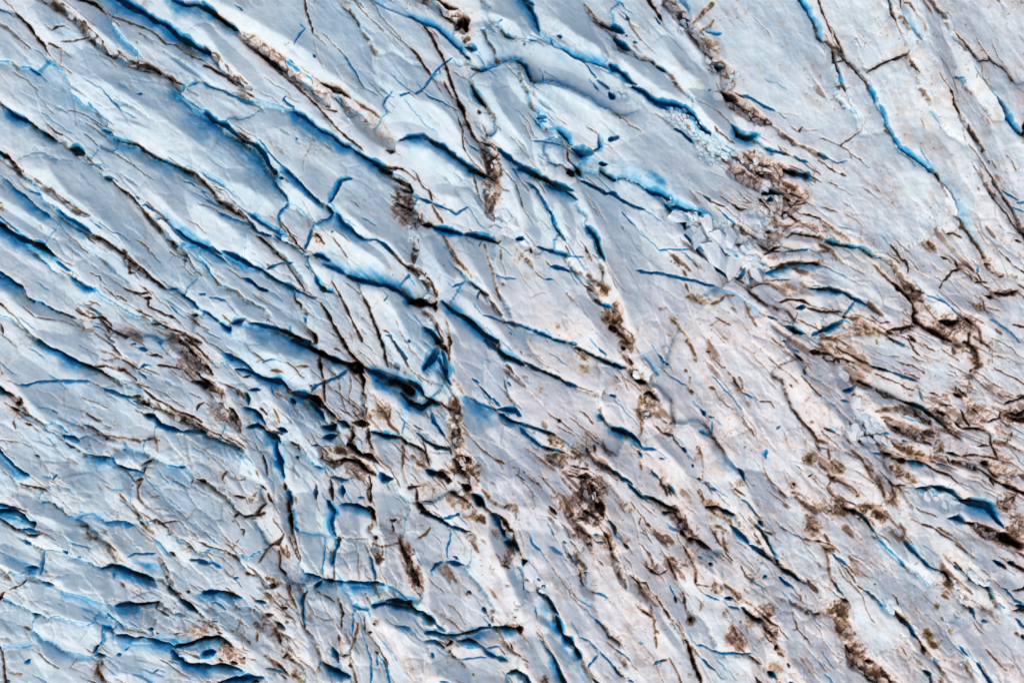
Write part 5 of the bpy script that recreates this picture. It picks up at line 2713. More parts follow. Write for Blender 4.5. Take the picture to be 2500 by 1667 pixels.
def prep(pts):
    """carry lines that leave the frame on past it; taper only true ends"""
    pts = [p for p in pts]
    tap = [True, True]
    for e, (p, q) in enumerate(((pts[0], pts[1]), (pts[-1], pts[-2]))):
        edge = p[0] < 8 or p[1] < 8 or p[0] > PW - 8 or p[1] > PH - 8
        near = min(abs(p[0] - t) for t in TILE_X) < 10 or min(abs(p[1] - t) for t in TILE_Y) < 10
        if edge:
            d = (p - q) / (np.linalg.norm(p - q) + 1e-6)
            n = p + d * 150
            if max(-n[0], n[0] - PW, -n[1], n[1] - PH) > 45:
                if e == 0: pts.insert(0, n)
                else: pts.append(n)
        elif near:
            tap[e] = False
    return np.array(pts), tap

def dist(pts, sl, warp=True):
    x = (WX if warp else GX)[sl]; y = (WY if warp else GY)[sl]
    best = np.full(x.shape, 1e9, np.float32); side = np.zeros(x.shape, np.float32); arc = np.zeros(x.shape, np.float32)
    run = 0.0
    for a, b in zip(pts[:-1], pts[1:]):
        d = b - a
        L = math.hypot(*d)
        if L < 1e-3:
            continue
        ux, uy = d / L
        rx = x - a[0]; ry = y - a[1]
        t = np.clip(rx * ux + ry * uy, 0, L)
        ex = rx - ux * t; ey = ry - uy * t
        dd = ex * ex + ey * ey
        m = dd < best
        cr = ux * ry - uy * rx          # >0: right-hand side of travel (image y down)
        best = np.where(m, dd, best)
        side = np.where(m, cr, side)
        arc = np.where(m, run + t, arc)
        run += L
    return np.sqrt(best), side, arc, run

def add_tint(sl, wgt, t):
    TINT[sl] += wgt * t; TW[sl] += wgt

def taper(arc, run, tap, w):
    f = np.ones_like(arc)
    e = min(max(w * 2.5, 10.0), run * 0.45)
    if tap[0]: f = np.minimum(f, np.sqrt(np.clip(arc / e, 0.02, 1)))
    if tap[1]: f = np.minimum(f, np.sqrt(np.clip((run - arc) / e, 0.02, 1)))
    return f

for k, pars, pts in FEATS:
    if k in 'CKOGHF':
        pts, tap = prep(pts)
    if k == 'C':
        w = pars[0] * T; a = pars[1] * T * 1.2; b = pars[2] * T * 1.2
        q = pars[3] if len(pars) > 3 else 1.0
        w = max(w, 1.6)
        sl = window(pts, 14 + w + max(a, b))
        d, side, arc, run = dist(pts, sl)
        f = taper(arc, run, tap, w)
        sd = int(abs(pts[0, 0] * 13 + pts[0, 1] * 7)) % 997
        wh = 0.5 * w * f * (0.45 + 1.1 * vnoise(arc, arc * 0, 5 + 1.2 * w, sd))
        s = np.where(side > 0, b, a) * (0.35 + 0.65 * f) * (0.6 + 0.8 * vnoise(arc, arc * 0 + 9, 22, sd))
        s = np.maximum(s, 1.2)
        x = np.clip((d - wh) / s, 0, 1)
        prof = (1 - x) ** 1.5
        Ds = q * (3.0 + 0.26 * max(a, b)) * (0.3 + 0.7 * f)
        Dc = Ds + q * q * (1.5 + min(0.45 * w * w, 4.2 * w, 64.0)) * (0.25 + 0.75 * f)
        wc = (np.minimum(wh, 0.42 * wh + 2.0) if w < 13 else 0.75 * wh) + 0.5
        core = 1 - sstep(wc * 0.55, wc + 1.0, d)
        DEPTH[sl] = np.maximum(DEPTH[sl], np.maximum(Ds * prof, Dc * core))
        fade = 1.0 if q >= 0.95 else 0.35 + 0.6 * q
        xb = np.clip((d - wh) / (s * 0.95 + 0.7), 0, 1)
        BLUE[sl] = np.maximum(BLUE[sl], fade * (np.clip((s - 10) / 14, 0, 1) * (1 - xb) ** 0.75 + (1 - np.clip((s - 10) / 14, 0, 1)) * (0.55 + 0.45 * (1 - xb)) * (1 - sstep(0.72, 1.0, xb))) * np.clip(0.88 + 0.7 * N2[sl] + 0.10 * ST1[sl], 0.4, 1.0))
        WALLM[sl] = np.maximum(WALLM[sl], q * np.clip((w + 4) / 10, 0.2, 1) * (d < wh + 2.5))
    elif k == 'K':
        w = pars[0] * T
        q = pars[1] if len(pars) > 1 else 1.0
        sl = window(pts, 16 + 2.2 * w)
        d, side, arc, run = dist(pts, sl)
        f = taper(arc, run, tap, w)
        sd = int(abs(pts[0, 0] * 13 + pts[0, 1] * 7)) % 997
        wh = 0.35 * w * f * (0.25 + 1.5 * vnoise(arc, arc * 0, 6 + w, sd))
        D = q * (4.0 + 2.4 * w) * (0.35 + 0.65 * f)
        prof = 1 - sstep(wh * 0.6, wh + 1.8, d + 2.6 * N4[sl])
        DEPTH[sl] = np.maximum(DEPTH[sl], D * prof * np.clip(0.75 + 1.6 * N2[sl] + 1.2 * N4[sl], 0.1, 1.3))
        core = 1 - sstep(wh * 0.8, wh + 2.0, d + 3.0 * N4[sl])
        halo = np.exp(-np.maximum(d - wh, 0) / (1.8 + 0.55 * w)) * 0.5
        den = q * np.maximum(core * 0.97, halo * sstep(0.36, 0.75, NB[sl] + 0.12))
        DIRT[sl] = np.maximum(DIRT[sl], den)
        add_tint(sl, den * (1.0 + 6.0 * core), 0.03 + 0.36 * (1 - core))
        WALLM[sl] = np.maximum(WALLM[sl], q * np.clip((w + 4) / 12, 0.2, 1) * (d < wh + 2.5))
    elif k == 'O':
        w = pars[0] * T
        sl = window(pts, 14 + 2 * w)
        d, side, arc, run = dist(pts, sl)
        f = taper(arc, run, tap, w)
        wh = 0.5 * w * f
        prof = 1 - sstep(wh * 0.5, wh + 3.5, d)
        DEPTH[sl] = np.maximum(DEPTH[sl], (1.0 + 0.55 * w) * prof * (0.7 + 1.2 * N2[sl]))
        den = np.maximum(prof * (0.45 + 0.6 * sstep(0.3, 0.62, NB[sl])), 0.5 * np.exp(-np.maximum(d - wh, 0) / (2 + 0.5 * w)) * sstep(0.45, 0.8, NB[sl]))
        DIRT[sl] = np.maximum(DIRT[sl], den)
        add_tint(sl, den, 0.55)
    elif k == 'H':
        w = pars[0] * T
        sl = window(pts, 14 + 2 * w)
        d, side, arc, run = dist(pts, sl)
        den = 0.5 * np.exp(-(d / (1.0 + 0.5 * w)) ** 2) * (0.5 + 0.7 * sstep(0.3, 0.7, NB[sl]))
        DIRT[sl] = np.maximum(DIRT[sl], den)
        DEPTH[sl] = np.maximum(DEPTH[sl], 1.6 * np.exp(-(d / (0.8 + 0.35 * w)) ** 2))
        add_tint(sl, den, 0.4)
    elif k == 'G':
        w = pars[0] * T; q = pars[1]
        sl = window(pts, 14 + w)
        d, side, arc, run = dist(pts, sl)
        f = taper(arc, run, tap, w * 0.5)
        wh = 0.5 * w * f
        prof = 1 - sstep(wh * 0.78, wh * 1.12 + 2, d)
        DEPTH[sl] = np.maximum(DEPTH[sl], (7 + 0.30 * w) * prof)
        LUMP[sl] = np.maximum(LUMP[sl], prof * q)
        WALLM[sl] = np.maximum(WALLM[sl], 0.8 * (d < wh))
    elif k == 'F':
        A = pars[0]; s = pars[1] * T
        sl = window(pts, 3.2 * s)
        d, side, arc, run = dist(pts, sl, False)
        f = taper(arc, run, tap, s)
        c = A * (20.0 * f * np.clip(1 - np.sqrt(d * d + 12.0) / (2.8 * s), 0, 1) + 10.0 * f * (np.exp(-np.sqrt(d * d + 12.0) / s) - 0.04))
        CREST[sl] = np.maximum(CREST[sl], c)
    elif k == 'P':
        rx, ry, ang, q, tint = pars
        sl = window(pts, 1.9 * max(rx, ry))
        x = WX[sl] - pts[0, 0]; y = WY[sl] - pts[0, 1]
        ca, sa = math.cos(math.radians(ang)), math.sin(math.radians(ang))
        u = (x * ca + y * sa) / rx; v = (-x * sa + y * ca) / ry
        g = np.exp(-1.1 * (u * u + v * v) ** 1.3)
        dens = (1.0 if tint in 'kr' and tint else 0.85) * q * g
        vein = 1 - sstep(0.0, 0.05 + 0.05 * dens, np.abs(N6[sl] + 0.25 * N2[sl] + 0.02 * ST2[sl]))
        brk = sstep(0.50 - 0.40 * dens, 1.25 - 0.40 * dens, NB[sl] + 0.05)
        den = np.clip(brk * (0.30 + 0.75 * q) + 0.75 * q * vein * np.clip(dens * 2.5, 0, 1) + 0.14 * dens, 0, 1) * np.clip(dens * 2.5, 0, 1)
        DIRT[sl] = np.maximum(DIRT[sl], den)
        add_tint(sl, den, TINTS[tint])
    elif k == 'U':
        rx, ry, ang, q = pars[:4]
        sl = window(pts, 1.9 * max(rx, ry))
        x = WX[sl] - pts[0, 0]; y = WY[sl] - pts[0, 1]
        ca, sa = math.cos(math.radians(ang)), math.sin(math.radians(ang))
        u = (x * ca + y * sa) / rx; v = (-x * sa + y * ca) / ry
        g = np.exp(-1.1 * (u * u + v * v) ** 1.3)
        BLUE[sl] = np.maximum(BLUE[sl], 0.95 * q * g * np.clip(0.8 + 1.2 * N2[sl] + 0.2 * ST2[sl], 0.2, 1.2))
        DEPTH[sl] = np.maximum(DEPTH[sl], 7 * q * g)
    elif k == 'B':
        sz = pars[0] * T
        for p in pts:
            BLOCKS.append((p[0], p[1], sz))
            sl = window(p[None, :], sz * 1.6)
            d = np.hypot(WX[sl] - p[0], WY[sl] - p[1])
            g = 1 - sstep(sz * 0.3, sz * 1.25, d)
            DEPTH[sl] = np.maximum(DEPTH[sl], min(4 + 0.3 * sz, 12) * g)
            BLUE[sl] = np.maximum(BLUE[sl], 0.42 * g * np.clip(0.6 + 1.5 * N2[sl], 0, 1))

# ice outside the frame: same kind of ridges, laid out by noise along the mean flow
OUT = np.maximum(np.maximum(-GX, GX - PW), np.maximum(-GY, GY - PH))
OUTM = sstep(20, 160, OUT)
ca, sa = math.cos(math.radians(47)), math.sin(math.radians(47))
ru = GX * ca + GY * sa; rv = -GX * sa + GY * ca
rv = rv + 50 * fbm(ru, rv, 300, 71, 2)
rid = np.abs(fbm(ru / 4.5, rv, 90, 73, 3)) * 2
DEPTH = np.maximum(DEPTH, OUTM * 26 * np.clip(1 - rid / 0.10, 0, 1) ** 1.3)
BLUE = np.maximum(BLUE, OUTM * 0.9 * np.clip(1 - rid / 0.11, 0, 1))
CREST = CREST + OUTM * 16 * fbm(ru / 4.0, rv, 200, 79, 2)
dm = OUTM * sstep(0.62, 0.8, NB2 + 0.6 * N3) * 0.7
DIRT = np.maximum(DIRT, dm); TINT += dm * 0.4; TW += dm

# ------------------------------------------------------------------ rubble in the gullies: cellular lumps
def worley(x, y, cell, seed):
    gx = np.floor(x / cell).astype(np.int32); gy = np.floor(y / cell).astype(np.int32)
    f1 = np.full(x.shape, 1e9, np.float32); f2 = f1.copy(); cid = np.zeros(x.shape, np.float32)
    ax = np.zeros(x.shape, np.float32); ay = ax.copy()
    for di in (-1, 0, 1):
        for dj in (-1, 0, 1):
            cx = gx + dj; cy = gy + di
            px = (cx + h2(cx, cy, seed)) * cell; py = (cy + h2(cx, cy, seed + 9)) * cell
            d = np.hypot(x - px, y - py)
            m = d < f1
            f2 = np.where(m, f1, np.minimum(f2, d))
            cid = np.where(m, h2(cx, cy, seed + 5), cid)
            ax = np.where(m, x - px, ax); ay = np.where(m, y - py, ay)
            f1 = np.where(m, d, f1)
    return f1 / cell, f2 / cell, cid, ax, ay
msk = LUMP > 0.01
c45, s45 = math.cos(math.radians(47)), math.sin(math.radians(47))
bx = WX[msk] + 12 * N2[msk]; by = WY[msk] + 36 * N1[msk]
lx = (bx * c45 + by * s45) / 1.7; ly = -bx * s45 + by * c45
f1, f2, cid, _, _ = worley(lx, ly, 11.0, 7)
g1, g2, gid, _, _ = worley(lx + 6 * N4[msk], ly, 25.0, 13)
gap = (1 - sstep(0.02, 0.26, f2 - f1)) * sstep(0.25, 0.6, cid + 0.8 * N2[msk] + 0.3)
gap2 = 1 - sstep(0.04, 0.22, g2 - g1)
lm = LUMP[msk]
hgt = lm * (1.0 * (1 - gap) * (0.3 + 0.9 * cid) + 3.2 * (1 - gap2) * gid + 1.5 * N4[msk])
dd = DEPTH[msk]
DEPTH[msk] = np.where(dd < 14 + 0 * dd, np.maximum(dd - hgt + 1.5 * gap * lm + 12 * gap2 * lm, 0), dd)
bare = sstep(0.5, 0.8, cid * 0.5 + gid * 0.6 + 0.6 * N1[msk])
gd = lm * np.clip(0.20 + 0.5 * gap + 0.95 * gap2 + 0.7 * (gid - 0.5) + 0.7 * N4[msk] + 1.1 * N6[msk] - 0.4 * bare, 0.05, 1.0)
DIRT[msk] = np.maximum(DIRT[msk], gd)
TINT[msk] += gd * (1 + 4 * gap2) * (0.40 - 0.22 * gap - 0.3 * gap2).clip(0.04, 1); TW[msk] += gd * (1 + 4 * gap2)

# ------------------------------------------------------------------ telling the ridges apart: grow each one from its axis until it meets a crevasse
SEEDS = []
for ln in RIDGES.strip().splitlines():
    lab, ax, cat = ln.split('|')
    SEEDS.append((lab.strip(), np.array([[float(c) for c in q.split(',')] for q in ax.split()]), cat.strip()))
SC = 5.0
sw, sh = int(PW / SC) + 1, int(PH / SC) + 1
yi = np.clip(np.searchsorted(YS, np.arange(sh) * SC), 0, NY - 1)
xi = np.clip(np.searchsorted(XS, np.arange(sw) * SC), 0, NX - 1)
wm = np.maximum(WALLM, np.clip(DEPTH / 22.0, 0, 1))
wm = np.maximum(wm, blur(wm, 1))
cost = 1.0 + 26.0 * wm[np.ix_(yi, xi)] + 3.0 * np.clip(DIRT[np.ix_(yi, xi)], 0, 1)
best = np.full((sh, sw), 1e9); lab = np.full((sh, sw), -1, np.int32)
heap = []
for si, (l, ax, c) in enumerate(SEEDS):
    for a, b in zip(ax[:-1], ax[1:]):
        n = int(np.hypot(*(b - a)) / 4) + 1
        for t in np.linspace(0, 1, n + 1):
            p = a + (b - a) * t
            i = min(max(int(round(p[1] / SC)), 0), sh - 1); j = min(max(int(round(p[0] / SC)), 0), sw - 1)
            if best[i, j] > 0:
                best[i, j] = 0; lab[i, j] = si
                heap.append((0.0, i, j))
heapq.heapify(heap)
NBR = [(-1, 0, 1.0), (1, 0, 1.0), (0, -1, 1.0), (0, 1, 1.0), (-1, -1, 1.414), (1, 1, 1.414), (-1, 1, 1.414), (1, -1, 1.414)]
cl = cost.tolist(); bl_ = best.tolist(); ll = lab.tolist()
while heap:
    d, i, j = heapq.heappop(heap)
    if d > bl_[i][j]:
        continue
    k0 = ll[i][j]
    for di, dj, w in NBR:
        a = i + di; b = j + dj
        if 0 <= a < sh and 0 <= b < sw:
            nd = d + w * cl[a][b]
            if nd < bl_[a][b]:
                bl_[a][b] = nd; ll[a][b] = k0
                heapq.heappush(heap, (nd, a, b))
lab = np.array(ll, np.int32)

# every ridge stands up from its borders and leans its own way
rin = np.ones((sh, sw), bool); DBC = np.zeros((sh, sw), np.float32)
cur = lab.copy()
for it in range(26):
    e = rin.copy()
    sh_list = ((0, 1), (0, -1), (1, 0), (-1, 0)) if it % 2 == 0 else ((0, 1), (0, -1), (1, 0), (-1, 0), (1, 1), (-1, -1), (1, -1), (-1, 1))
    for dy, dx in sh_list:
        pl = np.roll(lab, (dy, dx), (0, 1)); pm = np.roll(rin, (dy, dx), (0, 1))
        if dy == 1: pl[0] = lab[0]; pm[0] = rin[0]
        if dy == -1: pl[-1] = lab[-1]; pm[-1] = rin[-1]
        if dx == 1: pl[:, 0] = lab[:, 0]; pm[:, 0] = rin[:, 0]
        if dx == -1: pl[:, -1] = lab[:, -1]; pm[:, -1] = rin[:, -1]
        e &= (pl == lab) & pm
    rin = e
    DBC += rin * SC
rr = np.random.RandomState(12)
gyc, gxc = np.mgrid[0:sh, 0:sw] * SC
TILTC = np.zeros((sh, sw), np.float32); NEC = np.zeros((sh, sw), np.float32)
for si in range(len(SEEDS)):
    m = lab == si
    if not m.any():
        continue
    mx, my = gxc[m].mean(), gyc[m].mean()
    ax = SEEDS[si][1]; dv = ax[-1] - ax[0]
    th = math.atan2(dv[1], dv[0])
    lf = 1 / (1 + math.exp((mx + 0.3 * my - 1500) / 150))
    g = rr.normal(0.05 + 0.12 * lf, 0.09); gl = rr.normal(0, 0.05)      # across, along
    u = (gxc[m] - mx) * math.cos(th) + (gyc[m] - my) * math.sin(th)
    v = -(gxc[m] - mx) * math.sin(th) + (gyc[m] - my) * math.cos(th)
    NEC[m] = np.clip(-v / (np.abs(v).mean() * 2 + 8), -1, 1)
    TILTC[m] = np.clip(v * g, -18, 18) + np.clip(u * gl, -14, 14) + rr.normal(0, 4.5) + {11: 9.0, 12: 3.0, 13: -5.0, 15: 7.0, 16: -2.0, 17: 5.0, 14: 4.0, 49: 6.0, 72: 5.0, 40: 5.0}.get(si, 0.0)
def up(a):
    return bil(a, WY / SC, WX / SC).astype(np.float32)
DB = up(blur(DBC, 1)); TILT = up(TILTC); NE = up(blur(NEC, 4))

# ------------------------------------------------------------------ assemble the surface
NETW = np.clip(DEPTH, 0, 30)
soft1 = blur(NETW, 4); soft2 = blur(NETW, 10)
HT = -DEPTH - 0.22 * soft1 - 0.45 * soft2 + 1.05 * CREST
# the ice is broken into slabs that lean a little, each its own way
SMOOTH = np.zeros((NY, NX), np.float32)
for sx, sy, sr in ((720, 90, 150), (2050, 330, 190), (1880, 160, 150), (2400, 80, 140), (1000, 330, 90), (100, 920, 120), (2250, 380, 120)):
    SMOOTH = np.maximum(SMOOTH, np.exp(-(((GX - sx) ** 2 + (GY - sy) ** 2) / (sr * sr)) ** 1.5))
BRK = 1 - 0.8 * SMOOTH
def crease(a):                       # sharp-crested long folds
    return 1.0 - np.abs(a)
R3 = crease(ST3 + 0.5 * N2); R4 = crease(ST4 + 0.4 * N1)
GATE = 0.3 + 0.7 * sstep(-0.12, 0.18, N3 + 0.5 * fbm(GX, GY, 110, 83, 2))
HT += BRK * GATE * (1.3 * R3 + 2.2 * R4 + 0.8 * ST4)
INM = 1 - sstep(0, 30, OUT)
# joints between neighbouring ridges run on even where no wide crevasse opens
edc = np.zeros((sh, sw), np.float32)
edc[:, 1:] = lab[:, 1:] != lab[:, :-1]; edc[1:] = np.maximum(edc[1:], lab[1:] != lab[:-1])
wob = 5.0 * fbm(GX, GY, 24, 63, 2)
JED = bil(box(box(edc, 1, 0), 1, 1), (WY + wob) / SC, (WX - wob) / SC) * INM
jline = sstep(0.34, 0.52, JED + 0.12 * N4) * sstep(-0.14, 0.10, 0.5 * N1 + fbm(GX, GY, 120, 69, 2))
HT -= 7.0 * jline + 2.0 * sstep(0.1, 0.45, JED)
HT += INM * (TILT * 0.9 * (0.55 + 0.45 * BRK) + 8.0 * (1 - np.exp(-DB / 9.0)))
# long thin cracks in the troughs between folds, silted or clear
VEIN = 0.7 * sstep(1.85, 2.15, np.abs(ST3 + 0.5 * N2)) * sstep(0.02, 0.2, N1 + 0.3 * N3) * BRK
VEIN2 = sstep(1.9, 2.3, np.abs(ST2 + 0.6 * N4)) * sstep(0.05, 0.22, fbm(GX, GY, 90, 37, 3) + 0.04) * BRK
# the ice is broken into leaning blocks, drawn out along the flow, with straight-sided joints
def blocks(cell, aspect, seed):
    x = (GX + 16 * N1 + 4 * N2)[::2, ::2]; y = (GY + 16 * fbm(GX, GY, 70, 27, 2) + 4 * N4)[::2, ::2]
    ex = DX[::2, ::2]; ey = DY[::2, ::2]
    gx = np.floor(x / cell).astype(np.int32); gy = np.floor(y / cell).astype(np.int32)
    f1 = np.full(x.shape, 1e9, np.float32); f2 = f1.copy(); hh = np.zeros(x.shape, np.float32)
    for di in range(-2, 3):
        for dj in range(-2, 3):
            cx = gx + dj; cy = gy + di
            rx = x - (cx + h2(cx, cy, seed)) * cell; ry = y - (cy + h2(cx, cy, seed + 9)) * cell
            u = rx * ex + ry * ey; v = -rx * ey + ry * ex
            d = np.sqrt((u / aspect) ** 2 + v * v)
            r1 = h2(cx, cy, seed + 5); r2 = h2(cx, cy, seed + 6)
            m = d < f1
            f2 = np.where(m, f1, np.minimum(f2, d))
            hh = np.where(m, 0.40 * v * (r1 - 0.38) + 0.16 * u * (r2 - 0.5) + 0.10 * cell * (r1 * 7 % 1 - 0.5), hh)
            f1 = np.where(m, d, f1)
    fi = np.arange(NY, dtype=np.float32)[:, None] / 2 + np.zeros((1, NX), np.float32)
    fj = np.arange(NX, dtype=np.float32)[None, :] / 2 + np.zeros((NY, 1), np.float32)
    return bil((f2 - f1).astype(np.float32), fi, fj), bil(hh, fi, fj)
E1, H1 = blocks(52.0, 2.2, 301)
E2, H2 = blocks(25.0, 1.8, 331)
LL = sstep(700, 1150, GY) * (1 - sstep(900, 1300, GX))
RB = sstep(1650, 1900, GX) * sstep(380, 600, GY)
G1 = BRK * (0.40 + 0.6 * np.maximum(LL, 0.6 * RB)) * (0.45 + 0.55 * sstep(-0.15, 0.15, N3 + N1))
G2 = BRK * np.clip(0.15 + 0.75 * LL + 0.45 * RB, 0, 1) * sstep(-0.12, 0.15, N1 + 0.05)
J1 = np.exp(-(E1 / 3.2) ** 2) * sstep(-0.02, 0.12, N1 + 0.4 * N3 + 0.05 * LL) * G1
J2 = np.exp(-(E2 / 2.4) ** 2) * sstep(0.0, 0.15, fbm(GX, GY, 80, 35, 3) + 0.06 * LL) * G2
HT += G1 * (H1 * 0.8 + 2.0 * (1 - np.exp(-E1 / 6.0))) + G2 * (H2 * 0.65 + 1.2 * (1 - np.exp(-E2 / 4.0)))
JN = np.maximum(J1, 0.8 * J2)
HT -= 2.6 * JN
jd = np.maximum(JN * (0.42 + 0.5 * N2), 0.42 * np.exp(-np.minimum(E1, E2 + 4) / 5.0) * sstep(0.0, 0.2, N6 + N1) * (0.4 + 0.6 * np.maximum(LL, RB)))
SM = 0.25 + 0.75 * sstep(-0.2, 0.25, N1 - 0.4 * N3)
HT += 8.0 * N1 + 16 * N3 + (0.26 * ST2 + 0.11 * ST1) * SM + 1.6 * N2 + 0.5 * N4
# low-right of the glacier is lumpier
LR = sstep(900, 1700, GX * 0.8 + GY * 0.55 - 300)
HT += LR * 5.0 * fbm(GX, GY, 26, 91, 3)
# small along-flow cracks everywhere, uneven in strength
hair = sstep(1.9, 2.6, -ST2 + 0.9 * (N1 * 2)) * sstep(-0.05, 0.22, N3 + 0.4 * N1)
HT -= 5.0 * hair
BLUE = np.maximum(BLUE, 0.55 * hair * (1 - LR))
hd = hair * (0.2 + 0.5 * LR)
DIRT = np.maximum(DIRT, hd); TINT += hd * 0.35; TW += hd
jk = sstep(-0.1, 0.15, N3 + 0.8 * fbm(GX, GY, 80, 67, 2) + 0.25 * LR - 0.05)
jdn = jline * (0.18 + 0.6 * jk)
DIRT = np.maximum(DIRT, jdn); TINT += jdn * 0.7; TW += jdn * 3
BLUE = np.maximum(BLUE, jline * (1 - jk) * 0.6)
gty, gtx = np.gradient(TILT)
STEPW = np.hypot(gty / STEP, gtx / STEP) * INM
BLUE = np.maximum(BLUE, 0.7 * sstep(0.9, 2.2, STEPW) * (1 - 0.65 * LR))
vn = np.maximum(VEIN, VEIN2)
HT -= 2.4 * vn
vd = vn * np.clip(0.30 + 0.75 * LR + 1.2 * N2, 0.05, 0.9)
DIRT = np.maximum(DIRT, vd); TINT += vd * 0.25; TW += vd
BLUE = np.maximum(BLUE, 0.45 * vn * (1 - LR))
jd = jd * np.clip(0.5 + 0.5 * LR + LL * 0.4, 0, 1)
DIRT = np.maximum(DIRT, jd); TINT += jd * 0.33; TW += jd
BLUE = np.maximum(BLUE, 0.5 * JN * (1 - LR) * (1 - 0.5 * np.clip(DIRT, 0, 1)))
# thin silt film and specks
film = sstep(0.55, 1.1, NB2 + 0.9 * N1 + 0.30 * LR - 0.12) * 0.30
DIRT = np.maximum(DIRT, film); TINT += film * 0.45; TW += film
speck = sstep(0.27, 0.33, fbm(GX, GY, 7, 97, 2)) * sstep(0.0, 0.25, N1 + 0.25 * LR) * 0.55
DIRT = np.maximum(DIRT, speck); TINT += speck * 0.3; TW += speck
TINT = TINT / TW
# the upper-left ice is clearer, the lower-right more weathered
CLEAR = np.clip((0.17 + 0.10 * NE) * (1 - LR) + 0.35 * N3 + 0.25 * N1 + 0.05 * ST2 + 0.04 * ST1, 0, 0.4)
BLUE = np.clip(np.maximum(BLUE, CLEAR), 0, 1)
BLUE *= 1 - 0.6 * np.clip(DIRT, 0, 1)

# silt washes out softly from where it lies thick
DIRT = np.clip(DIRT, 0, 1).astype(np.float32)
sd1 = blur(DIRT, 2); sd2 = blur(DIRT, 6)
TINT = np.where(DIRT > 0.12, TINT, np.maximum(TINT, 0.36))
DIRT = np.maximum(np.maximum(0.88 * DIRT + 0.12 * sd1, 0.62 * sd1), 0.42 * sd2 * (0.7 + 0.8 * N6))
# weathered, faintly silty crust: warm in the centre and lower right, clean at upper left
WARM = np.clip(0.14 + 0.62 * np.exp(-((GX - 1380) / 480) ** 2 - ((GY - 850) / 380) ** 2) + 0.58 * sstep(1350, 2200, GX * 0.55 + GY * 0.95) + 0.9 * N3 + 0.5 * N1 + 0.10 * ST4 + 0.10 * ST2 + 0.07 * ST1, 0, 1)
WARM = np.maximum(WARM, np.clip(2.2 * blur(np.clip(DIRT, 0, 1).astype(np.float32), 7), 0, 1))
